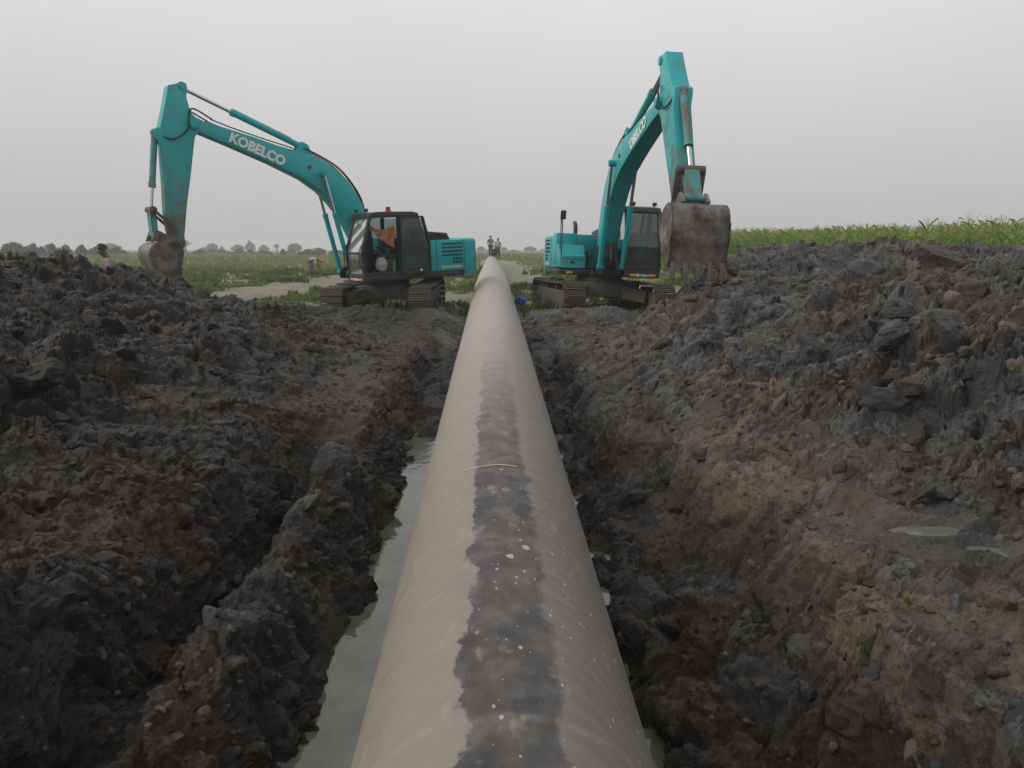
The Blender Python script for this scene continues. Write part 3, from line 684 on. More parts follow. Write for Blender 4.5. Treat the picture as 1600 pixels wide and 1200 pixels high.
    for k in range(9): bar(vm, (-1.56+k*.075, 1.055, 2.22), (-1.53+k*.075, 1.055, 2.33), .012, .035)
    P(vm, 'louvre', DARK, exh, smooth=False)
    P(MB().tube(spline([(-.85, -.62, 2.1), (-.85, -.62, 2.36), (-.88, -.62, 2.50), (-1.0, -.62, 2.58)], 12), .065, 12), 'exhaust_pipe', BLACK)
    # right side: tank, toolbox, pump bay
    tk = MB().b(-.72, -.12, -1.318, -.72, 1.21, 2.24, .05).b(-.72, -.30, -.71, -.15, 1.60, 2.22, .03); P(tk, 'fuel_tank', TEAL)
    tb = MB().prism([(-.11, 1.24), (-.11, 1.90), (.22, 1.90), (.42, 1.62), (.60, 1.58), (.62, 1.24)], -1.31, -.55, .04)
    tbo = P(tb, 'toolbox', TEALD); set_dirt(tbo, zd); P(MB().box((.627, -.95, 1.40), (.012, .10, .07)).box((.626, -.95, 1.50), (.008, .66, .012)), 'latch', BLACK, tbo)
    P(MB().b(-.28, .2, -.54, -.40, 1.2, 1.75, .03), 'valve_block', BLACK)
    rail = MB().tube([(.55, -1.27, 1.2), (.55, -1.27, 2.45), (.48, -1.27, 2.58)], .018).tube([(.30, -1.27, 1.6), (.30, -1.27, 2.62), (.48, -1.27, 2.58)], .018)
    ro = P(rail, 'handrail', BLACK); P(MB().box((.50, -1.25, 2.72), (.05, .17, .26), Euler((0, .1, .3)), .02), 'mirror', BLACK, ro)
    # boom foot brackets
    bk_ = MB()
    for y in (-.22, .22): bk_.prism([(.35, 1.18), (.5, 1.75), (.68, 1.92), (.9, 1.86), (1.15, 1.5), (1.35, 1.42), (1.5, 1.25), (1.46, 1.1), (.9, 1.06)], y-.03, y+.03)
    P(bk_, 'boom_bracket', BLACK)
    # --- cab
    cb = MB(); Fb, Fm, Ft, Rt, Rm, Rb = (1.46, 1.2), (1.52, 1.85), (1.20, 2.88), (-.34, 2.92), (-.58, 2.25), (-.58, 1.2)
    ya, yb = .40, 1.335
    for y in (ya, yb):
        q = lambda a_: (a_[0], y, a_[1])
        for a_, c_ in ((Fb, Fm), (Fm, Ft), (Ft, Rt), (Rt, Rm), (Rm, Rb)): bar(cb, q(a_), q(c_), .075, .10)
        bar(cb, (.28, y, 1.2), (.28, y, 2.9), .07, .11)
        cb.b(-.62, 1.5, y-.045, y+.045, 1.19, 1.30)
    for a_ in (Fb, Ft, Rt, Rm, Rb): bar(cb, (a_[0], ya, a_[1]), (a_[0], yb, a_[1]), .09, .09)
    bar(cb, (1.515, ya, 1.86), (1.515, yb, 1.86), .05, .05)
    cb.b(-.60, -.56, ya, yb, 1.2, 1.95)                                   # rear panel
    cb.b(-.58, .28, yb-.01, yb+.02, 1.28, 1.86).b(-.58, 1.45, ya-.02, ya+.01, 1.28, 1.80)
    cb.b(-.55, 1.45, ya, yb, 1.19, 1.23)
    cab = P(cb, 'cab', BLACK)
    rf = MB().prism([(1.27, 2.87), (1.22, 2.97), (.9, 3.02), (-.2, 3.02), (-.40, 2.97), (-.42, 2.88)], ya-.05, yb+.05, .03); P(rf, 'roof', BLACK, cab)
    def pane(nm, m_, *corners):
        me = bpy.data.meshes.new(nm); v = [Vector(c_) for c_ in corners]; nrm = (v[1]-v[0]).cross(v[2]-v[0]).normalized()*.005
        me.from_pydata([c_-nrm for c_ in v]+[c_+nrm for c_ in v], [], [(0, 1, 2, 3), (7, 6, 5, 4), (0, 4, 5, 1), (1, 5, 6, 2), (2, 6, 7, 3), (3, 7, 4, 0)])
        me.materials.append(m_); return link(bpy.data.objects.new(nm, me), cab)
    gy0, gy1 = ya+.03, yb-.03
    pane('windscreen', GLASSD if door_open else GLASS, (1.50, gy0, 1.89), (1.50, gy1, 1.89), (1.21, gy1, 2.84), (1.21, gy0, 2.84))
    pane('lower_windscreen', GLASS, (1.475, gy0, 1.26), (1.475, gy1, 1.26), (1.515, gy1, 1.83), (1.515, gy0, 1.83))
    pane('side_window', GLASS, (-.5, ya, 1.82), (1.44, ya, 1.82), (1.16, ya, 2.84), (-.34, ya, 2.84))
    pane('rear_window', GLASS, (-.58, gy0, 1.97), (-.58, gy1, 1.97), (-.36, gy1, 2.86), (-.36, gy0, 2.86))
    pane('side_window', GLASS, (-.52, yb, 1.88), (.24, yb, 1.88), (.24, yb, 2.84), (-.32, yb, 2.84))
    # door: frame with two panes
    x0, x1, yd = (-.70, .27, yb+.085) if door_open else (.34, 1.36, yb+.012)
    dm = MB()
    top = [(x0+.20, 2.86), (x1, 2.86)] if door_open else [(x0, 2.84), (x1-.16, 2.84)]
    outl = [(x0, 1.24), (x0, 2.1), top[0], top[1], (x1, 2.0), (x1, 1.24)]
    for a_, c_ in zip(outl, outl[1:]+outl[:1]): bar(dm, (a_[0], yd, a_[1]), (c_[0], yd, c_[1]), .05, .11, (0, 1, 0))
    dm.b(x0, x1, yd-.02, yd+.02, 1.86, 2.02).b(x0, x1, yd-.021, yd+.019, 1.21, 1.38)
    door = P(dm, 'door', BLACK, cab)
    link(pane('door_window', GLASS, (x0+.03, yd, 2.0), (x1-.03, yd, 2.0), (top[1][0]-.03, yd, 2.82), (top[0][0]+.03, yd, 2.82)), None) if False else pane('door_window', GLASS, (x0+.03, yd, 2.0), (x1-.03, yd, 2.0), (top[1][0]-.03, yd, 2.82), (top[0][0]+.03, yd, 2.82))
    pane('door_window', GLASS, (x0+.03, yd, 1.36), (x1-.03, yd, 1.36), (x1-.03, yd, 1.88), (x0+.03, yd, 1.88))
    P(MB().box(((x0+.12), yd+.03, 1.95), (.14, .03, .04), None, .01), 'door_handle', STEEL, cab)
    P(MB().cyl((x0+.32, yd+.022, 1.30), (x0+.32, yd+.027, 1.30), .04, seg=14), 'door_badge', WHITE, cab)
    st = MB().b(-.15, .42, .52, 1.08, 1.42, 1.58, .05).box((-.24, .8, 1.88), (.14, .52, .72), Euler((0, -.15, 0)), .05).b(-.05, .3, .62, .98, 1.22, 1.42)
    P(st, 'seat', SEAT, cab)
    P(MB().b(-.1, .6, .40, .50, 1.25, 1.66, .02).b(-.1, .6, 1.10, 1.20, 1.25, 1.66, .02).cyl((.5, .45, 1.66), (.55, .45, 1.86), .018, seg=8).cyl((.5, 1.15, 1.66), (.55, 1.15, 1.86), .018, seg=8), 'console', BLACK, cab)
    for y in (ya+.18, yb-.15): P(MB().cyl((1.20, y, 3.0), (1.20, y, 3.03), .02, seg=8).box((1.22, y, 3.07), (.09, .12, .09), None, .02), 'work_light', BLACK, cab)
    P(MB().cyl((.28, ya+.40, 3.02), (.28, ya+.40, 3.05), .09, seg=18).cyl((.28, ya+.40, 3.05), (.28, ya+.40, 3.17), .075, .065, 18), 'beacon', REDL if door_open else BLACK, cab)
    for y in (ya, yb): P(MB().tube([(1.50, y, 1.35), (1.60, y, 1.5), (1.62, y, 1.9), (1.5, y, 2.1)], .015), 'grab_rail', BLACK, cab)
    bz = 1.115
    lg = bpy.data.objects.new('lettering', KOBS); lg.rotation_euler = (R(90), 0, R(90)); lg.location = (1.506, .96, bz-.015); link(lg, cab)
    P(MB().cyl((1.50, .74, bz-.01), (1.508, .74, bz-.01), .042, seg=18), 'emblem', WHITE, cab)
    # --- boom
    T = lambda p_: rot2(p_, FOOT, db)
    bpoly = [T(p_) for p_ in BOOM]; piv = T(PIV)
    tap = lambda x, z: 1.0-.22*max(0, min(1, (math.hypot(x-FOOT[0], z-FOOT[1])-3.2)/2.6))
    bm_ = MB().prism(bpoly, -.24, .24, .018, tap)
    pp = T((2.62, 4.86)); q1, q2, q3 = T((2.86, 4.62)), T((2.25, 4.46)), T((2.6, 4.96))
    for y in (-.13, .13): bm_.prism([q1, q3, T((2.42, 4.88)), q2], y-.025, y+.025)
    bp = T((2.07, 4.10)); bm_.cyl((bp[0], -.42, bp[1]), (bp[0], .42, bp[1]), .085, seg=18)
    bm_.cyl((piv[0], -.27, piv[1]), (piv[0], .27, piv[1]), .13, seg=20)
    boom = P(bm_, 'boom', TEALD); set_dirt(boom, lambda c: .05)
    for side in (1, -1):
        lt = bpy.data.objects.new('lettering', KOB); c0 = T((3.90, 4.66)); ang = 21.3+db
        # text runs along the boom; from the outside it must read left to right
        ex_ = Vector((-math.cos(R(ang)), 0, -math.sin(R(ang))))*side; ey_ = Vector((-math.sin(R(ang)), 0, math.cos(R(ang))))
        ez_ = ex_.cross(ey_)
        Mx = Matrix((ex_, ey_, ez_)).transposed().to_4x4(); yo = .24*tap(*c0)+.006
        lt.matrix_local = Matrix.Translation((c0[0], side*yo, c0[1])) @ Mx @ Matrix.Diagonal((.98, 1.0, 1, 1)); link(lt, boom)
        lt.rotation_euler = Mx.to_euler()
        lm = T((2.45, 4.27)); P(MB().cyl((lm[0], side*.235, lm[1]), (lm[0], side*.26, lm[1]), .055, seg=14), 'pin_cap', STEEL, boom)
    # hoses over the boom
    for y, k in ((.17, 0), (.08, .02), (-.1, .03), (-.18, 0)):
        hp = [T(p_) for p_ in ((.70, 2.5), (.80, 3.3), (1.12, 3.86+k), (1.55, 4.30+k), (2.1, 4.60+k), (2.55, 4.78+k*2))]
        MB().tube(spline([(x, y, z) for x, z in hp], 26), .02).done('hose', DARK, boom)
    for y in (.2, -.2):
        hp = [T(p_) for p_ in ((2.9, 4.76), (3.6, 4.93), (4.5, 5.17), (5.1, 5.36))]
        MB().tube(spline([(x, y, z) for x, z in hp], 16), .017).done('hose', DARK, boom)
    for k in range(6):                                              # hoses at the boom foot
        y = -.19+k*.076; MB().tube(spline([(.98, y, 1.18), (1.16+.03*(k % 2), y, 1.42), (1.14, y*.9, 1.75), (1.02+.02*(k % 3), y*.8, 2.02)], 12), .019).done('hose', DARK if k % 3 else STEEL, boom)
    # boom cylinders
    for y in (.325, -.325): cylinder(root, (1.40, 1.30), bp, .60, y, .07, .044, .12, 'boom_cylinder')
    # --- arm
    dA = da
    Q = lambda p_: rot2(T(p_) if False else (p_[0]+piv[0]-PIV[0], p_[1]+piv[1]-PIV[1]), piv, dA)
    am = MB().prism([Q(p_) for p_ in ARM], -.19, .19, .016)
    am.cyl((*[Q((5.68, 6.12))[0]], -.22, Q((5.68, 6.12))[1]), (Q((5.68, 6.12))[0], .22, Q((5.68, 6.12))[1]), .09, seg=16)
    am.cyl((piv[0], -.31, piv[1]), (piv[0], .31, piv[1]), .10, seg=18)
    arm = P(am, 'arm', TEALD)
    l0 = Q((5.9, 4.6)); l1 = Q(BPIN); ax = Vector((l1[0]-l0[0], l1[1]-l0[1])); al2 = ax.length_squared
    set_dirt(arm, lambda c: max(0, min(.75, (Vector((c.x-l0[0], c.z-l0[1])).dot(ax)/al2)*.85)))
    bp_ = Q(BPIN)
    P(MB().cyl((bp_[0], -.3, bp_[1]), (bp_[0], .3, bp_[1]), .075, seg=16), 'bucket_pin', MUDST, arm)
    cylinder(root, T((2.62, 4.86)), Q((5.68, 6.12)), .60, 0, .085, .05, .1, 'arm_cylinder')
    for y in (.2, -.2):
        a0, a1 = T((5.05, 5.36)), T((5.5, 5.58)); b0, b1, b2, b3 = Q((5.62, 5.45)), Q((5.72, 5.05)), Q((6.1, 4.82)), Q((6.42, 4.95))
        MB().tube(spline([(a0[0], y, a0[1]), (a1[0], y*1.15, a1[1]), (b0[0], y*1.25, b0[1]), (b1[0], y*1.3, b1[1]), (b2[0], y*1.2, b2[1]), (b3[0], y*.7, b3[1])], 30), .021).done('hose', DARK, arm)
    # --- bucket and linkage
    rp = lambda p_: rot2((p_[0]+bp_[0], p_[1]+bp_[1]), bp_, bk)
    lpin = rp((.62, .04)); rk = Q((6.33, 2.62))
    lp = circ_inter(rk, .66, lpin, .62, 1); lp2 = circ_inter(rk, .66, lpin, .62, -1)
    outv = Vector((Q((7, 3.5))[0]-rk[0], Q((7, 3.5))[1]-rk[1]))
    if Vector((lp2[0]-rk[0], lp2[1]-rk[1])).dot(outv) > Vector((lp[0]-rk[0], lp[1]-rk[1])).dot(outv): lp = lp2
    co = cylinder(root, Q((6.45, 5.0)), lp, .70, 0, .08, .045, .62, 'bucket_cylinder')
    lk = MB()
    for y in (-.24, .24): bar(lk, (rk[0], y, rk[1]), (lp[0], y, lp[1]), .05, .13, (0, 1, 0))
    for pt in (rk, lp): lk.cyl((pt[0], -.28, pt[1]), (pt[0], .28, pt[1]), .085, seg=16)
    P(lk, 'rocker_link', MUDST)
    l2 = MB(); bar(l2, (lp[0], 0, lp[1]), (lpin[0], 0, lpin[1]), .15, .30, (0, 1, 0)); l2.cyl((lpin[0], -.26, lpin[1]), (lpin[0], .26, lpin[1]), .075, seg=16)
    o = P(l2, 'bucket_link', TEALD); set_dirt(o, lambda c: .5)
    W = .56
    shell = [(.02, -1.19), (.20, -1.07), (.38, -.94), (.55, -.80), (.66, -.69), (.74, -.57), (.775, -.44), (.76, -.32), (.69, -.21), (.56, -.13), (.36, -.07), (.12, -.03)]
    sh_ = [rp(p_) for p_ in shell]; bm2 = MB(); n_ = len(sh_)
    inn = []
    for i, p_ in enumerate(sh_):
        a_, c_ = sh_[max(i-1, 0)], sh_[min(i+1, n_-1)]; t_ = Vector((c_[0]-a_[0], c_[1]-a_[1])).normalized(); inn.append((p_[0]-t_[1]*.035, p_[1]+t_[0]*.035))
    rows = [[bm2.bm.verts.new((p_[0], y, p_[1])) for p_ in poly] for poly, y in ((sh_, -W), (sh_, W), (inn, W), (inn, -W))]
    for i in range(n_-1):
        for a_, c_ in ((0, 1), (1, 2), (2, 3), (3, 0)): bm2.bm.faces.new((rows[a_][i], rows[a_][i+1], rows[c_][i+1], rows[c_][i]))
    for i in (0, n_-1): bm2.bm.faces.new([rows[k][i] for k in range(4)])
    bmesh.ops.recalc_face_normals(bm2.bm, faces=bm2.bm.faces[:])
    side = [rp(p_) for p_ in shell]+[rp(p_) for p_ in ((-.03, -.18), (-.06, -.45), (-.07, -.8), (-.05, -1.1))]
    for y in (-W+.005, W-.005): bm2.prism(side, y-.014, y+.014)
    for y in (-W-.016, W+.016):                                             # wear strips and side cutters
        bm2.prism([rp(p_) for p_ in ((-.10, -.62), (-.12, -1.12), (.0, -1.24), (.14, -1.15), (.10, -.62))], y-.012, y+.012)
        bm2.prism([rp(p_) for p_ in ((.30, -1.0), (.50, -.84), (.66, -.69), (.60, -.66), (.46, -.80), (.27, -.95))], y-.010, y+.010)
    for y in (-.25, .25): bm2.prism([rp(p_) for p_ in ((-.10, -.06), (-.08, .09), (.06, .11), (.35, .10), (.58, .15), (.70, .10), (.72, -.18), (.55, -.10), (.1, -.06))], y-.03, y+.03)
    bm2.box(((rp((-.02, -1.2)))[0], 0, rp((-.02, -1.2))[1]), (.16, 2*W, .05), Euler((0, -R(bk)+.9, 0)))
    bko = P(bm2, 'bucket', WORN)
    for k in range(5):
        y = -W+.07+k*(2*W-.14)/4; tp = [rp(p_) for p_ in ((-.07, -1.12), (.07, -1.16), (.06, -1.24), (-.13, -1.44), (-.16, -1.42))]
        P(MB().prism(tp, y-.05, y+.05, .008), 'tooth', STEEL, bko)
    return root
def frame3(cx, cy, cz_, a, pi_, ro):
    Fv = np.array([-math.cos(a), -math.sin(a), 0]); Lv = np.array([math.sin(a), -math.cos(a), 0]); Zv = np.array([0, 0, 1.])
    F2 = Fv*math.cos(pi_)-Zv*math.sin(pi_); Z2 = Zv*math.cos(pi_)+Fv*math.sin(pi_)
    return (cx, cy, cz_), F2, Lv*math.cos(ro)+Z2*math.sin(ro), Z2*math.cos(ro)-Lv*math.sin(ro)
EXL = excavator('teal excavator left of the pipe with its cab door open and boom reaching left', *frame3(-2.9637, 22.3074, 0, .64577, .03984, -.01148), .915, 1.0, -1.0, 19, math.radians(90-37.0-2.5), True)
EXR = excavator('teal excavator right of the pipe facing the camera with its bucket raised', *frame3(2.9776, 21.5572, .05, 1.655, -.0059, -.0362), .94, -4.2, 19.0, 47, math.radians(3.8), False)

# ------------------------------------------------------------------ clods lying on the heaps
from mathutils import noise as mnoise
def clod_mesh(seed, left, sub=4):
    rs = random.Random(seed); bm = bmesh.new(); bmesh.ops.create_icosphere(bm, subdivisions=sub, radius=1)
    pl = []
    for k in range(rs.randint(12, 17)):
        d = Vector((rs.gauss(0, 1), rs.gauss(0, 1), rs.gauss(0, 1))).normalized(); pl.append((d, rs.uniform(.5, .85)))
    st = Vector((rs.uniform(.9, 1.35), rs.uniform(.7, 1.0), rs.uniform(.5, .8))); of = Vector((seed*3.1, seed*1.7, 0))
    for v in bm.verts:
        d = v.co.normalized(); r = 1.0
        for n_, t in pl:
            c_ = d.dot(n_)
            if c_ > .05: r = min(r, t/c_)
        r *= 1+.15*mnoise.fractal(d*2.0+of, .65, 2.1, 6)+.08*abs(mnoise.noise(d*6+of))-.07*abs(mnoise.noise(d*13+of))
        v.co = Vector((d.x*st.x, d.y*st.y, d.z*st.z))*r
    me = bpy.data.meshes.new('clay_clod'); bm.to_mesh(me); bm.free(); me.materials.append(MUD)
    n = len(me.vertices); co = np.empty(n*3, np.float32); me.vertices.foreach_get('co', co); co = co.reshape(-1, 3)
    hue = (seed*.381966) % 1.0
    for an, ty, val in (('clod', 'FLOAT', np.full(n, hue)), ('smear', 'FLOAT', np.full(n, rs.choice([0, .1, .8]))), ('reg', 'FLOAT_COLOR', np.tile([1, 0, 0, 1. if left else 0.], (n, 1)))):
        a = me.attributes.new(an, ty, 'POINT'); a.data.foreach_set('value' if ty == 'FLOAT' else 'color', val.astype(np.float32).ravel())
    return me
CLR = [clod_mesh(i+1, False) for i in range(14)]; CLL = [clod_mesh(i+31, True) for i in range(12)]  # the left-hand set carries the painted shade at full strength
area = np.gradient(X, axis=1)*np.gradient(Y, axis=0)*np.sqrt(1+zx*zx+zy*zy)
fmask = np.zeros_like(X, bool)
def sample(mask, n, power=0):
    wgt = np.where(mask, area*np.maximum(Y, 1.5)**power, 0).ravel(); wgt = wgt/wgt.sum(); return rng.choice(X.size, n, p=wgt)
inview = (np.abs(X-.03*Y) < .70*Y+.4) & (Y > 1.6)
pad = lambda m, v: np.pad(m, ((0, 1), (0, 1)), constant_values=v)
mLp, mRp, mTp = pad(mL, False), pad(mR, False), pad(mT, False)
def scatter_clods(par, mask, meshes, n, rmin, rmax, pw=-.4):
    for k in sample(mask, n, pw):
        p_ = ALLV[k]; r_ = rmin*(rmax/rmin)**(rng.random()**1.6)
        o = bpy.data.objects.new('clay_clod', meshes[rng.integers(len(meshes))]); o.location = (p_[0], p_[1], p_[2]-r_*.22)
        o.rotation_euler = (rng.normal(0, .5), rng.normal(0, .5), rng.random()*6.28); o.scale = (r_, r_, r_*rng.uniform(.75, 1.1)); link(o, par)
scatter_clods(O_R, mRp & inview & (Y < 24), CLR, 195, .06, .24, -.4)
scatter_clods(O_L, mLp & inview & (Y < 19), CLL, 235, .05, .22, -.6)
scatter_clods(O_T, mTp & inview & (np.abs(X) > 1.0) & (Y > 2), CLR, 130, .04, .16, -.7)
scatter_clods(O_G, (nearmud > .5) & inview & (Y < 22) & (np.abs(X) > 1.0) & ~mLp & ~mRp & ~mTp, CLR, 70, .06, .2, 0)
scatter_clods(O_R, mRp & inview & (Y > 6) & (Y < 19) & (HR > .5), CLR, 95, .15, .36, .1)
scatter_clods(O_L, mLp & inview & (Y > 6) & (Y < 17) & (HL > .4), CLL, 50, .14, .32, .1)
# a few stones and blocks that stand out on the right
for (x, y, r_, c_, sc_) in ((5.6, 9.6, .30, 3, (1, .8, 1)), (2.60, 3.35, .055, 5, (1, .8, .8)), (2.05, 3.9, .05, 6, (1, 1, .7)), (3.9, 7.3, .26, 7, (1.3, 1, .9))):
    o = bpy.data.objects.new('clay_block', CLR[c_]); o.location = (x, y, ground_z(x, y)+.3*r_); o.scale = [r_*q for q in sc_]; o.rotation_euler = (.3, .2, x); link(o, O_R if x > 3 else O_T)
for ex in (EXL, EXR):                                              # mud carried up on the tracks
    for cr in [c for c in ex.children if c.name.startswith('crawler')]:
        for k in range(9):
            o = bpy.data.objects.new('mud_lump', CLR[rng.integers(len(CLR))]); q = rng.uniform(.07, .15); o.scale = (q*1.5, q, q*.6); o.location = (rng.uniform(-1.9, 1.9), rng.uniform(-.25, .25), rng.uniform(.83, .88)); o.rotation_euler = (0, 0, rng.random()*6.28); link(o, cr)
def crumbs(par, mask, n, rmin, rmax, left, pw, sub=1):
    bm = bmesh.new(); bmesh.ops.create_icosphere(bm, subdivisions=sub, radius=1); bm.verts.ensure_lookup_table()
    tv = np.array([v.co[:] for v in bm.verts]); tf = np.array([[v.index for v in f.verts] for f in bm.faces]); bm.free()
    ks = sample(mask, n, pw); r_ = rmin*(rmax/rmin)**(rng.random(n)**2)
    nv = len(tv); jit = rng.uniform(.6, 1.25, (n, nv, 1))
    if sub > 1:                                                     # faceted: cut the ball with random planes
        pn = rng.normal(size=(n, 9, 3)); pn /= np.linalg.norm(pn, axis=2, keepdims=True); pd = rng.uniform(.5, .95, (n, 9, 1))
        dt = np.einsum('nkc,vc->nkv', pn, tv); jit = np.where(dt > .08, pd/np.maximum(dt, .08), 9).min(1).clip(0, 1)[..., None]*rng.uniform(.90, 1.10, (n, nv, 1))
    # shape of each piece
    st = rng.uniform(.55, 1.2, (n, 1, 3)); an = rng.random(n)*6.28; dn_ = -.35 if sub > 1 else -.1; ca, sa = np.cos(an)[:, None], np.sin(an)[:, None]
    v = tv[None]*jit*st*r_[:, None, None]
    v = np.stack([v[..., 0]*ca-v[..., 1]*sa, v[..., 0]*sa+v[..., 1]*ca, v[..., 2]+dn_*r_[:, None]], -1)+ALLV[ks][:, None, :]
    f = tf[None]+(np.arange(n)*nv)[:, None, None]
    N_ = n*nv
    me = npmesh('clay_crumbs', v.reshape(-1, 3), f.reshape(-1, 3), MUD, False, {'clod': ('FLOAT', np.repeat(rng.random(n), nv)), 'smear': ('FLOAT', np.zeros(N_)),
        'reg': ('FLOAT_COLOR', np.tile([1, 0, 0, 1. if left else 0.], (N_, 1)))})  # left pieces take the painted shade as well
    o = link(bpy.data.objects.new('clay_crumbs', me), par); o['kind'] = 'stuff'
crumbs(O_R, mRp & inview & (Y < 20), 3600, .012, .05, False, -.9)
crumbs(O_R, mRp & inview & (Y < 24), 1500, .03, .13, False, -.7, 2)
crumbs(O_L, mLp & inview & (Y < 19), 1100, .03, .12, True, -.8, 2)
crumbs(O_T, mTp & inview & (np.abs(X) > 1.05), 450, .02, .07, False, -.9, 2)
crumbs(O_L, mLp & inview & (Y < 17), 3000, .012, .05, True, -.9)
crumbs(O_T, mTp & inview & (np.abs(X) > 1.05), 2600, .008, .04, False, -1.0)

# ------------------------------------------------------------------ plants
def leafmat(name, c0, c1, c2, trans=.35):
    m = bpy.data.materials.new(name); m.use_nodes = True; nt = m.node_tree; nt.nodes.clear(); L = nt.links.new
    at = N(nt, 'ShaderNodeAttribute', attribute_name='tone'); rp_ = N(nt, 'ShaderNodeValToRGB'); L(at.outputs['Fac'], rp_.inputs[0])
    el = rp_.color_ramp.elements; el[0].color = (*c0, 1); el[1].color = (*c2, 1); e = el.new(.5); e.color = (*c1, 1)
    d = N(nt, 'ShaderNodeBsdfPrincipled'); d.inputs['Roughness'].default_value = .6; d.inputs['Specular IOR Level'].default_value = .25; L(rp_.outputs[0], d.inputs['Base Color'])
    t = N(nt, 'ShaderNodeBsdfTranslucent'); L(rp_.outputs[0], t.inputs[0]); mx = N(nt, 'ShaderNodeMixShader'); mx.inputs[0].default_value = trans
    L(d.outputs[0], mx.inputs[1]); L(t.outputs[0], mx.inputs[2]); o = N(nt, 'ShaderNodeOutputMaterial'); L(mx.outputs[0], o.inputs[0]); return m
GRASS = leafmat('grass_blades', (.09, .15, .035), (.14, .19, .05), (.27, .24, .12))
FIELD = leafmat('field_crop', (.10, .165, .035), (.155, .21, .05), (.23, .23, .085))
MAIZE = leafmat('maize_leaf', (.07, .18, .022), (.14, .275, .04), (.28, .32, .09))
TASSEL = leafmat('maize_tassel', (.24, .21, .10), (.30, .26, .13), (.36, .30, .16))
TREEL = leafmat('tree_leaf', (.022, .045, .014), (.035, .062, .02), (.055, .085, .03), .2)
BARK = mat('bark', (.09, .07, .05), .9, var=.3)
def blades(P0, nb, h, wd, spread, tone):
    """grass tufts at points P0 (n,3): nb bent blades each -> V,F,tone"""
    n = len(P0); a = rng.random((n, nb))*6.2832; ln_ = h[:, None]*rng.uniform(.55, 1.15, (n, nb)); le = rng.uniform(.1, .65, (n, nb))
    ro = rng.random((n, nb))*spread; ra = rng.random((n, nb))*6.2832
    bx = P0[:, None, 0]+ro*np.cos(ra); by = P0[:, None, 1]+ro*np.sin(ra); bz = P0[:, None, 2]+0*bx-.03
    dx, dy = np.cos(a), np.sin(a); w_ = wd*rng.uniform(.6, 1.3, (n, nb))
    def pt(t, s_): return np.stack([bx+dx*ln_*le*t*t-dy*w_*s_, by+dy*ln_*le*t*t+dx*w_*s_, bz+ln_*t*(1-.25*le*t)], -1)
    V = np.stack([pt(0, 1), pt(0, -1), pt(.55, .8), pt(.55, -.8), pt(1., 0)], 2).reshape(-1, 3)
    b0 = (np.arange(n*nb)*5)[:, None]; Fq = np.concatenate([b0+[0, 1, 3], b0+[0, 3, 2], b0+[2, 3, 4]], 0)
    T = np.repeat(np.clip(tone[:, None]+rng.normal(0, .13, (n, nb)), 0, 1).ravel(), 5); return V, Fq, T
def stuff_blades(name, label, cat, mat_, P0, nb, h, wd, spread, tone):
    V, Fq, T = blades(P0, nb, h, wd, spread, tone); me = npmesh(name, V, Fq, mat_, False, {'tone': ('FLOAT', T)})
    o = link(bpy.data.objects.new(name, me)); tag(o, label, cat, kind='stuff'); return o
def gpick(n, mask, pw): return ALLV[sample(mask, n, pw)]
gmask = (green > .6) & (dirt < .3) & (Y > 18.5) & (Y < 62) & (np.abs(X-.03*Y) < .72*Y) & (X < 12) & ~((np.abs(X) < .66))
P0 = gpick(8500, gmask, -1.3); k_ = fbm(P0[:, 0]*.35, P0[:, 1]*.2, 61, 3)
stuff_blades('rough_grass', 'rough green and straw-coloured grass round the excavators and pipe', 'grass', GRASS, P0, 9, np.clip(.13+.26*k_+.08*rng.random(len(P0)), .05, .5)*(1+(P0[:, 1]-18)*.012), .011+.0006*P0[:, 1].mean(), .22, np.clip(.42-.5*k_+rng.normal(0, .2, len(P0)), 0, 1))
fm = (Y > 60) & (Y < 330) & (np.abs(X-.03*Y) < .75*Y) & ~((X > -1.5) & (X < 3.5) & (Y < 110)) & (dirt < .5)
P0 = gpick(11000, fm, -1.5); k_ = fbm(P0[:, 0]*.03, P0[:, 1]*.02, 62, 3)
stuff_blades('field_crop', 'low green crop covering the flat fields behind the excavators', 'crop', FIELD, P0, 6, np.clip(.45+.25*k_, .2, .9)*(.6+P0[:, 1]/160), .03*(P0[:, 1].mean()/80), .9, np.clip(.45+.8*k_+.35*np.sin(P0[:, 1]*.09+P0[:, 0]*.012)+rng.normal(0, .1, len(P0)), 0, 1))
# single tufts on the clay of the right bank
for i, (x, y, h_, nb, lab) in enumerate(((2.28, 6.3, .17, 26, 'pale green grass tuft on the brown bench edge, uppermost of the bank'), (2.12, 3.62, .07, 18, 'tiny bright green sprout on the bank above the lowest tuft'), (1.72, 3.28, .09, 18, 'lowest green tuft on the dark bank right of the pipe'),
        (2.62, 5.2, .10, 16, 'thin grass tuft on the bench below the brown blocks'), (1.75, 8.4, .13, 16, 'small grass tuft half way up the far right bank'), (1.62, 5.7, .12, 14, 'grass tuft hanging on the trench side below the bench edge'))):
    V, Fq, T = blades(np.array([[0, 0, 0.]]), nb, np.array([h_]), .004, h_*.35, np.array([.35]))
    me = npmesh('grass_tuft', V, Fq, GRASS, False, {'tone': ('FLOAT', T)}); o = link(bpy.data.objects.new('grass_tuft', me)); o.location = (x, y, ground_z(x, y)+.02); tag(o, lab, 'grass', 'grass tufts on the bank')

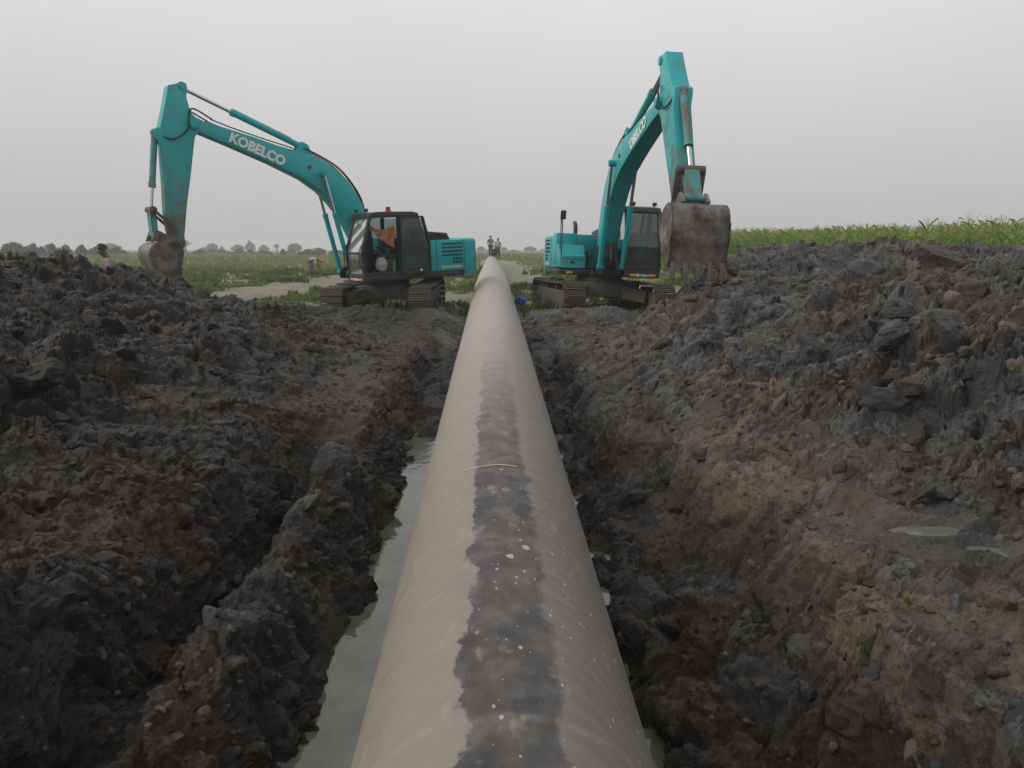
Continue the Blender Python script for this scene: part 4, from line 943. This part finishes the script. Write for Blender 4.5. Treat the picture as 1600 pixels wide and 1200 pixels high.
# maize
def maize_template(seed):
    rs = np.random.default_rng(seed); V = []; Fq = []; T = []; VT = []; FT = []
    H = 2.05*rs.uniform(.93, 1.08); n = 0
    for k in range(4):                                              # stalk as a thin 4-sided tube
        pass
    st = [(.016, 0), (0, .016), (-.016, 0), (0, -.016)]
    for z in (0, H):
        for a_, b_ in st: V.append((a_*(1-.5*z/H), b_*(1-.5*z/H), z)); T.append(.6)
    for i in range(4): Fq.append((i, (i+1) % 4, 4+(i+1) % 4)); Fq.append((i, 4+(i+1) % 4, 4+i))
    ph = rs.random()*6.28
    for k in range(15):
        z0 = H*(.10+.88*k/14); a_ = ph+(k % 2)*math.pi+rs.normal(0, .45); L_ = rs.uniform(.42, .75)*(1-.4*max(0, (k-9)/6)); up = rs.uniform(.55, 1.0)+.35*(k/14); b0 = len(V)
        for j, t in enumerate((0, .25, .5, .75, 1.0)):
            r_ = L_*t*(.85); zz = z0+L_*(up*t-(.55+.35*(1-k/12))*t*t*1.0)
            wd = .024*(.6, 1, .95, .65, .04)[j]
            for s_ in (-1, 1): V.append((math.cos(a_)*r_-math.sin(a_)*wd*s_, math.sin(a_)*r_+math.cos(a_)*wd*s_, zz+.02*s_)); T.append(float(np.clip(.12+.5*k/12+rs.normal(0, .16), 0, 1)))
        for j in range(4): q = b0+2*j; Fq += [(q, q+1, q+3), (q, q+3, q+2)]
    for k in range(6):                                              # tassel
        a_ = k*1.05; b0 = len(VT); l_ = rs.uniform(.2, .32); le = .45 if k else 0
        for p_ in ((-.006, 0, H-.02), (.006, 0, H-.02), (math.cos(a_)*l_*le+.004, math.sin(a_)*l_*le, H+l_), (math.cos(a_)*l_*le-.004, math.sin(a_)*l_*le, H+l_)): VT.append(p_)
        FT += [(b0, b0+1, b0+2), (b0, b0+2, b0+3)]
    return np.array(V), np.array(Fq), np.array(T), np.array(VT), np.array(FT)
MT = [maize_template(i) for i in range(7)]
MTM = []
for V, Fq, T, VT, FT in MT:
    MTM.append((npmesh('maize_stem_and_leaves', V, Fq, MAIZE, False, {'tone': ('FLOAT', T)}), npmesh('tassel', VT, FT, TASSEL, False, {'tone': ('FLOAT', np.full(len(VT), .5))})))
pts = []
for ri in range(26):
    xr = 12.9+ri*.55
    for y in np.arange(14, 62, .33): pts.append((xr+rng.normal(0, .07)+.02*(y-20), y+rng.normal(0, .09), ri))
pts = np.array(pts)
front = np.where((pts[:, 2] == 0))[0]; front = front[rng.permutation(len(front))][:150]
isf = np.zeros(len(pts), bool); isf[front] = True
for i in front:
    k = rng.integers(7); s_ = rng.uniform(.88, 1.06)*(1+.005*(pts[i, 1]-18))
    o = empty('maize_plant', (pts[i, 0], pts[i, 1], -.02), rng.random()*6.28); o.scale = (s_,)*3
    tag(o, 'green maize plant in the outermost row behind the right spoil heap', 'maize', 'maize plants in the outermost row')
    link(bpy.data.objects.new('leaves', MTM[k][0]), o); link(bpy.data.objects.new('tassel', MTM[k][1]), o)
VV = []; FF = []; TT = []; base_i = 0; WV = []; WF = []; wb = 0
for i in np.where(~isf)[0]:
    V, Fq, T, VT, FT = MT[rng.integers(7)]; s_ = rng.uniform(.86, 1.08)*(1+.04*math.sin(pts[i, 1]*.6))*(1+.005*(pts[i, 1]-18)); a_ = rng.random()*6.28; M2 = np.array([[math.cos(a_), -math.sin(a_), 0], [math.sin(a_), math.cos(a_), 0], [0, 0, 1]])*s_
    if pts[i, 2] > 3:                                               # only the upper leaves of inner rows can be seen
        Fq = Fq[8+8*8:]
    VV.append(V @ M2.T+[pts[i, 0], pts[i, 1], 0]); FF.append(Fq+base_i); TT.append(np.clip(T+rng.normal(0, .1), 0, 1)); base_i += len(V)
    WV.append(VT @ M2.T+[pts[i, 0], pts[i, 1], 0]); WF.append(FT+wb); wb += len(VT)
me = npmesh('maize_field', np.concatenate(VV), np.concatenate(FF), MAIZE, False, {'tone': ('FLOAT', np.concatenate(TT))})
mf = link(bpy.data.objects.new('maize_field', me)); tag(mf, 'dense field of tall green maize behind the right spoil heap', 'maize', kind='stuff')
me = npmesh('tassels', np.concatenate(WV), np.concatenate(WF), TASSEL, False, {'tone': ('FLOAT', np.full(wb, .5))}); o = link(bpy.data.objects.new('tassels', me), mf); o['kind'] = 'stuff'

# trees
def tree_template(seed, lobes, nl, ls, trunk_h):
    rs = np.random.default_rng(seed); V = []
    for k in range(nl):
        c = lobes[rs.integers(len(lobes))]; d = rs.normal(size=3); d /= np.linalg.norm(d); p_ = np.array(c[:3])+d*np.array(c[3:])*rs.random()**.35
        n1 = rs.normal(size=3); n1 /= np.linalg.norm(n1); n2 = np.cross(n1, rs.normal(size=3)); n2 /= np.linalg.norm(n2); l_ = ls*rs.uniform(.6, 1.4)
        V += [p_-n1*l_, p_+n2*l_*.6, p_+n1*l_, p_-n2*l_*.6]
    n = len(V)//4; Fq = np.arange(n*4).reshape(n, 4); T = np.repeat(rs.random(n), 4)
    crown = npmesh('crown', np.array(V), Fq, TREEL, False, {'tone': ('FLOAT', T)})
    tb = MB().tube([(0, 0, 0), (.05, 0, trunk_h*.5), (-.04, .03, trunk_h)], [.16, .12, .07], 7)
    for a_ in (0.4, 2.3, 4.4): tb.tube([(0, 0, trunk_h*.75), (math.cos(a_)*.6, math.sin(a_)*.6, trunk_h*1.25)], [.07, .03], 5)
    return crown, tb.mesh('trunk', BARK)
TT_ = [tree_template(1, [(0, 0, .52, .5, .5, .34), (.35, .1, .42, .35, .4, .28), (-.35, 0, .45, .35, .35, .3)], 900, .085, .45),           # broad dome (unit height ~ .9, half width .7)
       tree_template(2, [(0, 0, .74, .30, .3, .2), (.14, 0, .62, .25, .25, .16), (-.18, 0, .66, .2, .2, .14)], 500, .06, .62),             # lollipop
       tree_template(3, [(-.6, 0, .35, .4, .4, .3), (0, 0, .42, .45, .45, .34), (.55, 0, .33, .45, .45, .28), (.2, 0, .6, .25, .25, .2)], 900, .085, .3)]
def tree(px, py_top, wpx, dist, kind, label, name='tree', group=None):
    y = dist; x = (px-767.5)/1200*dist; h_ = CAMZ+(389-py_top)/1200*dist+.4
    hw = wpx/2/1200*dist
    o = empty(name, (x, y, -.4), rng.random()*6.28); sx = hw/(.7, .35, 1.0)[kind]; o.scale = (sx, sx, h_/(.88, .95, .80)[kind])
    link(bpy.data.objects.new('crown', TT_[kind][0]), o); link(bpy.data.objects.new('trunk', TT_[kind][1]), o)
    tag(o, label, 'tree' if name == 'tree' else 'bush', group); return o
G1 = 'hazy trees along the horizon'
for px, py, wp, d, k, lb in ((188, 380, 34, 420, 0, 'hazy domed tree left of the digging bucket on the horizon'), (302, 375, 13, 430, 1, 'tall slim-trunked hazy tree just right of the left excavator arm'), (293, 385, 28, 430, 2, 'low hazy thicket at the foot of the slim-trunked tree'),
        (329, 386, 12, 450, 2, 'smallest hazy tree between the slim tree and the round-topped group'), (342, 380, 20, 450, 0, 'hazy round-topped tree right of the slim-trunked tree'), (357, 385, 16, 450, 2, 'low hazy tree right of the round-topped tree'),
        (382, 382, 22, 460, 0, 'hazy tree left of the twin-crowned tree on the horizon'), (400, 377, 20, 460, 2, 'tallest hazy twin-crowned tree under the left boom'), (421, 383, 30, 470, 2, 'wide low hazy trees right of the twin-crowned tree'),
        (440, 381, 7, 470, 1, 'thin hazy tree standing alone under the boom cylinders'), (467, 380, 27, 400, 0, 'dark hazy dome tree left of the boom cylinder'), (500, 387, 30, 380, 2, 'low hazy trees above the stooping person'),
        (752, 385, 18, 500, 0, 'hazy tree just left of the people on the pipe'), (738, 390, 20, 480, 2, 'low hazy trees beside the left counterweight'), (768, 389, 24, 500, 2, 'low hazy trees right behind the people on the pipe'), (787, 386, 12, 500, 0, 'hazy tree just right of the people on the pipe'),
        (802, 390, 24, 480, 2, 'low hazy trees between the people and the flat-topped tree'), (828, 385, 20, 520, 0, 'hazy flat-topped tree left of the right excavator'), (848, 389, 22, 500, 2, 'low hazy trees touching the right excavator'),
        (860, 388, 24, 520, 0, 'hazy tree half hidden by the right excavator')):
    tree(px, py, wp, d, k, lb, group=G1)
G2 = 'green hedge bushes on the left'
for px, py, wp, d, k, lb in ((45, 378, 44, 170, 0, 'tallest round green bush at the left end of the hedge'), (14, 386, 34, 260, 2, 'faint low bushes at the left edge of the picture'), (72, 381, 34, 180, 2, 'green hedge bush next to the tallest round bush'), (98, 381, 36, 185, 2, 'green hedge bush second from the tallest round bush'),
        (122, 383, 34, 190, 2, 'green hedge bush in the middle of the hedge'), (146, 383, 34, 195, 2, 'green hedge bush left of the sitting man'), (170, 384, 34, 200, 2, 'green hedge bush right behind the sitting man'), (196, 386, 36, 205, 2, 'low green hedge bush behind the digging bucket')):
    tree(px, py, wp, d, k, lb, 'hedge_bush', G2)
for k in range(14):   # hazy far hedge across the left fields
    px = 275+k*21+rng.uniform(-7, 7); tree(px, 389.5+rng.uniform(-1.5, 1.5), rng.uniform(16, 42), 230+rng.uniform(-25, 40), 2, 'low dark hedge bush across the left field, %s from the left in its row' % ('first second third fourth fifth sixth seventh eighth ninth tenth eleventh twelfth thirteenth fourteenth'.split()[k]), 'hedge_bush', 'even row of hedge bushes across the field')

# grassy mound at the far right
V = []; nr, na = 14, 36
for i in range(nr):
    for j in range(na):
        t = i/(nr-1); a_ = j/na*6.2832; r_ = t*9*(1+.12*math.sin(3*a_)); V.append((44+r_*math.cos(a_), 60+r_*math.sin(a_)*.8, 4.3*(1-ss(0, 1, np.float64(t)))+.18*math.sin(5*a_+9*t)*t-.1))
Fq = np.array([[i*na+j, (i+1)*na+j, (i+1)*na+(j+1) % na, i*na+(j+1) % na] for i in range(nr-1) for j in range(na)])[:, ::-1]
nv = len(V)
me = npmesh('earth_mound', np.array(V), Fq, MUD, True, {'clod': ('FLOAT', np.full(nv, .5)), 'smear': ('FLOAT', np.zeros(nv)), 'reg': ('FLOAT_COLOR', np.tile([0, .7, .4, 0], (nv, 1)))})
tag(link(bpy.data.objects.new('earth_mound', me)), 'grassy earth mound rising behind the maize at the right edge', kind='structure')

# blue plastic bundle beside the pipe
bm = bmesh.new(); bmesh.ops.create_icosphere(bm, subdivisions=3, radius=1)
for v in bm.verts:
    d = v.co.normalized(); v.co = Vector((d.x*.20, d.y*.26, d.z*.20))*(1+.45*abs(mnoise.noise(d*2.7+Vector((3, 1, 7))))*1.4-.25+.18*mnoise.noise(d*7))
me = bpy.data.meshes.new('plastic_sheet'); bm.to_mesh(me); bm.free(); me.materials.append(mat('blue_plastic', (.02, .10, .34), .35, var=.3, vscale=9)); me.shade_smooth(); me.set_sharp_from_angle(angle=R(30))
o = link(bpy.data.objects.new('plastic_sheet', me)); o.location = (.92, 24.2, .12); tag(o, 'crumpled blue plastic sheet in the grass right of the pipe', 'plastic sheet')

# ------------------------------------------------------------------ people
def skin_mesh(name, verts, edges, radii, mat_, sub=2):
    me = bpy.data.meshes.new(name); me.from_pydata(verts, edges, []); o = bpy.data.objects.new(name, me); COL.objects.link(o)
    o.modifiers.new('skin', 'SKIN'); sv = me.skin_vertices[0].data
    for i, r_ in enumerate(radii): sv[i].radius = (r_, r_) if not isinstance(r_, tuple) else r_; sv[i].use_root = (i == 0)
    m_ = o.modifiers.new('sub', 'SUBSURF'); m_.levels = sub; m_.render_levels = sub
    dg = bpy.context.evaluated_depsgraph_get(); r = bpy.data.meshes.new_from_object(o.evaluated_get(dg)); bpy.data.objects.remove(o); bpy.data.meshes.remove(me)
    r.materials.clear(); r.materials.append(mat_); r.shade_smooth(); r.name = name; return r
SKINM = mat('brown_skin', (.12, .065, .04), .55); HAIR = mat('black_hair', (.012, .011, .010), .5)
def person(label, J, M, shirt, trousers, hairc=HAIR, wrap=None, skirt=False, cat_group=None):
    """J: joint positions in a local frame (x ahead, y left, z up)"""
    root = bpy.data.objects.new('person', None); COL.objects.link(root); root.matrix_world = M; tag(root, label, 'person', cat_group)
    V = []; E_ = []; Rr = []
    def add(p_, r_, par=None):
        V.append(Vector(p_)); Rr.append(r_)
        if par is not None: E_.append((par, len(V)-1))
        return len(V)-1
    pe, ch, nk, hd_ = (Vector(J[k]) for k in ('pelvis', 'chest', 'neck', 'head'))
    p0 = add(pe, (.13, .11)); s0 = add((pe+ch)/2, (.125, .10), p0); c0 = add(ch, (.14, .11), s0); n0 = add(nk, .055, c0)
    up = (hd_-nk).normalized(); fwd = Vector(J.get('look', (1, 0, 0)))
    h0 = add(hd_-up*.05+fwd*.015, .078, n0); h1 = add(hd_+up*.03, .092, h0); h2 = add(hd_+up*.10, .06, h1)
    add(hd_+fwd*.105-up*.02, .016, h1)
    for sd_ in ('l', 'r'):
        a_ = add(J['sh'+sd_], .062, c0); b_ = add(J['el'+sd_], .043, a_); c_ = add(J['wr'+sd_], .029, b_); w_ = Vector(J['wr'+sd_]); dr = (w_-Vector(J['el'+sd_])).normalized()
        h_ = add(w_+dr*.08, (.034, .022), c_); sdv = dr.cross(Vector((0, 0, 1))); sdv = sdv.normalized() if sdv.length > .1 else Vector((0, 1, 0))
        for k, (o_, l_) in enumerate(((-.03, .065), (-.011, .08), (.009, .077), (.028, .06))):
            f1 = add(w_+dr*(.10+l_*.5)+sdv*o_, .0085, h_); add(w_+dr*(.10+l_)+sdv*o_*1.1-Vector((0, 0, .02)), .007, f1)
        add(w_+dr*.075+sdv*.06, .009, c_)
        a_ = add(J['hip'+sd_], .095, p0); b_ = add(J['kn'+sd_], .062, a_); c_ = add(J['an'+sd_], .04, b_); f_ = add(J['toe'+sd_], .036, c_)
    link(bpy.data.objects.new('body', skin_mesh('body', V, E_, Rr, SKINM, 1)), root)
    # shirt: trunk and sleeves
    V, E_, Rr = [], [], []; p0 = add(pe+(ch-pe)*.02, (.165, .135)); s0 = add((pe+ch)/2, (.16, .13), p0); c0 = add(ch, (.172, .135), s0); add(ch+(nk-ch)*.75, .085, c0)
    for sd_ in ('l', 'r'):
        a_ = add(J['sh'+sd_], .085, c0); b_ = add(J['el'+sd_], .066, a_)
    link(bpy.data.objects.new('shirt', skin_mesh('shirt', V, E_, Rr, shirt, 1)), root)
    V, E_, Rr = [], [], []; p0 = add(pe, (.168, .138))
    if skirt:
        kn = (Vector(J['knl'])+Vector(J['knr']))/2; an = (Vector(J['anl'])+Vector(J['anr']))/2; a_ = add(kn, (.23, .20), p0); add(an+Vector((0, 0, .08)), (.25, .22), a_)
    else:
        for sd_ in ('l', 'r'):
            a_ = add(J['hip'+sd_], .112, p0); b_ = add(J['kn'+sd_], .085, a_); add(Vector(J['an'+sd_])+Vector((0, 0, .05)), .066, b_)
    link(bpy.data.objects.new('lower_garment', skin_mesh('lower_garment', V, E_, Rr, trousers, 1)), root)
    # hair or cloth on the head
    bm = bmesh.new(); bmesh.ops.create_icosphere(bm, subdivisions=3, radius=1); bk_ = []
    R3 = (up.cross(fwd)).normalized(); fw = R3.cross(up).normalized()
    for v in list(bm.verts):
        d = v.co.copy(); f_ = d.x; z_ = d.z
        if (f_ > .30 and z_ < .42) or z_ < (-.75 if wrap else -.45): bk_.append(v); continue
        r_ = (.128 if wrap else .112)*(1+.06*mnoise.noise(d*4)); v.co = hd_+up*(.035+d.z*r_*1.12)+fw*(d.x*r_*1.02-.008)+R3*d.y*r_*.88
    bmesh.ops.delete(bm, geom=bk_, context='VERTS'); me = bpy.data.meshes.new('hair'); bm.to_mesh(me); bm.free(); me.materials.append(wrap or hairc); me.shade_smooth()
    link(bpy.data.objects.new('headscarf' if wrap else 'hair', me), root)
    em = mat('eye', (.02, .015, .012), .2)
    for s_ in (-1, 1): MB().box(hd_+fw*.092+R3*.034*s_+up*.012, (.018, .024, .012)).done('eye', em, root)
    return root
def standing(lean=0, arms=0):
    return dict(pelvis=(0, 0, .93), chest=(lean*.5, 0, 1.28), neck=(lean, 0, 1.46), head=(lean+.02, 0, 1.58), shl=(lean*.6, .18, 1.38), shr=(lean*.6, -.18, 1.38), ell=(-.03, .25, 1.10), elr=(-.03, -.25, 1.10),
                wrl=(.08+arms, .20, .88+arms), wrr=(.08+arms, -.20, .88+arms), hipl=(0, .09, .88), hipr=(0, -.09, .88), knl=(.03, .10, .48), knr=(.03, -.10, .48), anl=(0, .10, .08), anr=(0, -.10, .08), toel=(.16, .12, .04), toer=(.16, -.12, .04))
def crouch():
    return dict(pelvis=(-.12, 0, .28), chest=(.10, 0, .58), neck=(.19, 0, .74), head=(.24, 0, .85), shl=(.10, .18, .66), shr=(.10, -.18, .66), ell=(.30, .24, .50), elr=(.30, -.24, .50), wrl=(.48, .12, .42), wrr=(.48, -.12, .42),
                hipl=(-.10, .10, .26), hipr=(-.10, -.10, .26), knl=(.25, .17, .48), knr=(.25, -.17, .48), anl=(.0, .13, .08), anr=(.0, -.13, .08), toel=(.16, .15, .04), toer=(.16, -.15, .04))
def sitting(lean=.05, hands=((.42, .22, .35), (.42, -.22, .35))):
    return dict(pelvis=(0, 0, .12), chest=(lean, 0, .46), neck=(lean*1.6, 0, .64), head=(lean*2+.02, 0, .76), shl=(lean, .18, .56), shr=(lean, -.18, .56), ell=(.15, .26, .30), elr=(.15, -.26, .30), wrl=hands[0], wrr=hands[1],
                hipl=(.06, .10, .10), hipr=(.06, -.10, .10), knl=(.48, .13, .14), knr=(.48, -.13, .14), anl=(.58, .13, -.28), anr=(.58, -.13, -.28), toel=(.74, .14, -.33), toer=(.74, -.14, -.33))
def bent():
    return dict(pelvis=(-.10, 0, .92), chest=(.26, 0, 1.04), neck=(.44, 0, .98), head=(.54, 0, .92), look=(.35, 0, -.93), shl=(.32, .18, 1.0), shr=(.32, -.18, 1.0), ell=(.36, .20, .70), elr=(.38, -.20, .70), wrl=(.48, .12, .48), wrr=(.50, -.12, .48),
                hipl=(-.10, .09, .88), hipr=(-.10, -.09, .88), knl=(.02, .11, .48), knr=(.02, -.11, .48), anl=(-.05, .11, .08), anr=(-.05, -.11, .08), toel=(.1, .12, .04), toer=(.1, -.12, .04))
def place(x, y, z, yaw, s=1.0): return Matrix.Translation((x, y, z)) @ Matrix.Rotation(yaw, 4, 'Z') @ Matrix.Scale(s, 4)
cm = lambda n, c: mat(n, c, .85, var=.15, vscale=8)
GP = 'people standing on the far pipe'
yp = 66.0; ztop = float(pipe_z(yp))+.6-.03
person('man in grey shirt and dark green trousers standing on the far end of the pipe', standing(), place(-.05, yp, ztop+.12, R(-80)), cm('grey_check_shirt', (.22, .20, .21)), cm('dark_green_cloth', (.05, .065, .06)), cat_group=GP)
person('man in tan shirt and dark trousers standing on the right of the far pipe', standing(.02, .05), place(.58, yp-1, ztop-.10, R(-110)), cm('tan_shirt', (.40, .33, .26)), cm('dark_purple_cloth', (.045, .04, .05)), cat_group=GP)
person('dark clothed person crouching between the two standing men on the pipe', crouch(), place(.22, yp-.4, ztop+.03, R(-60)), cm('dark_shirt', (.06, .055, .05)), cm('dark_cloth', (.04, .035, .035)), cat_group=GP)
# man on the left heap
J = sitting(.10, ((.40, .10, .30), (.42, -.10, .32)))
hx, hy = -7.72, 16.2
person('man in a pale shirt sitting behind the left spoil heap beside the bucket', J, place(hx, hy, .95, R(205)), cm('pale_pink_shirt', (.22, .18, .175)), cm('dark_maroon_cloth', (.06, .03, .035)))
# stooping field worker
person('stooping person in grey skirt and orange headscarf working in the field', bent(), place(-10.6, 46, .10, R(-8), 1.08), cm('pale_blouse', (.40, .34, .29)), cm('grey_cloth', (.12, .105, .095)), wrap=cm('orange_cloth', (.50, .20, .03)), skirt=True)
# operators
bpy.context.view_layer.update()
person('operator in dark brown shirt sitting in the open left cab', sitting(.06), EXL.matrix_world @ Matrix.Translation((.12, .80, 1.60)) @ Matrix.Scale(1.05, 4), cm('brown_shirt', (.10, .045, .03)), cm('grey_trousers', (.07, .065, .07)))
person('operator with white head cloth behind the right cab windscreen', sitting(.06), EXR.matrix_world @ Matrix.Translation((.12, .74, 1.62)) @ Matrix.Scale(1.12, 4), cm('grey_shirt', (.16, .17, .17)), cm('grey_trousers', (.07, .065, .07)), wrap=cm('white_cloth', (.6, .6, .58)))
# things in the open cab
def in_cab(o, ex, loc): o.matrix_world = ex.matrix_world @ Matrix.Translation(loc)
V = []; n1, n2 = 18, 14
for i in range(n1):
    for j in range(n2):
        t, q = i/(n1-1), j/(n2-1)
        x = 1.18-.82*t; top = 2.66-.12*math.sin(math.pi*t)-.05*t; ln_ = .10+.58*t**1.6
        V.append((x+.03*math.sin(q*7+t*3), 1.23+.035*math.sin(t*19+q*3)-.02*q, top-ln_*q))
me = npmesh('cloth_curtain', np.array(V), np.array([[i*n2+j, (i+1)*n2+j, (i+1)*n2+j+1, i*n2+j+1] for i in range(n1-1) for j in range(n2-1)]), cm('orange_brown_cloth', (.40, .17, .075)), True)
o = link(bpy.data.objects.new('cloth_curtain', me)); so_ = o.modifiers.new('t', 'SOLIDIFY'); so_.thickness = .006; in_cab(o, EXL, (0, 0, 0)); tag(o, 'orange brown cloth hung as a sunshade across the open cab door', 'cloth')
bm = bmesh.new(); bmesh.ops.create_icosphere(bm, subdivisions=3, radius=1)
for v in bm.verts:
    d = v.co.normalized(); v.co = Vector((d.x*.19, d.y*.12, d.z*.23))*(1+.22*mnoise.noise(d*2.3+Vector((9, 2, 1)))+.06*mnoise.noise(d*8))
me = bpy.data.meshes.new('sack'); bm.to_mesh(me); bm.free(); me.materials.append(cm('pale_sacking', (.36, .34, .31))); me.shade_smooth()
o = link(bpy.data.objects.new('sack', me)); in_cab(o, EXL, (.78, 1.12, 1.50)); tag(o, 'pale grey sack on the floor of the open cab', 'sack')
gb = MB().cyl((0, 0, 0), (0, 0, .24), .055, seg=14).cyl((0, 0, .24), (0, 0, .31), .055, .02, 14).cyl((0, 0, .31), (0, 0, .35), .022, seg=12)
o = gb.done('bottle', mat('green_plastic', (.03, .26, .03), .3)); in_cab(o, EXL, (.42, 1.22, 1.26)); tag(o, 'bright green bottle standing in the open cab doorway', 'bottle')
sb = MB().b(-.2, .2, -.25, .25, 0, .16, .04).done('cushion', mat('orange_red_cloth', (.36, .10, .04), .8)); in_cab(sb, EXR, (1.05, .92, 1.24)); tag(sb, 'orange red cushion on the floor behind the right lower windscreen', 'cushion')

# ------------------------------------------------------------------ haze
hb = MB().b(-2600, 2600, -60, 1700, -14, 16); hm = bpy.data.materials.new('haze'); hm.use_nodes = True; nt = hm.node_tree; nt.nodes.clear()
ho = N(nt, 'ShaderNodeOutputMaterial'); pv_ = N(nt, 'ShaderNodeVolumePrincipled'); pv_.inputs['Color'].default_value = (.90, .93, .97, 1); pv_.inputs['Density'].default_value = .0012; pv_.inputs['Anisotropy'].default_value = .1
nt.links.new(pv_.outputs[0], ho.inputs['Volume'])
o = hb.done('haze', hm, smooth=False); tag(o, 'thin grey haze over the fields', 'haze', kind='stuff')
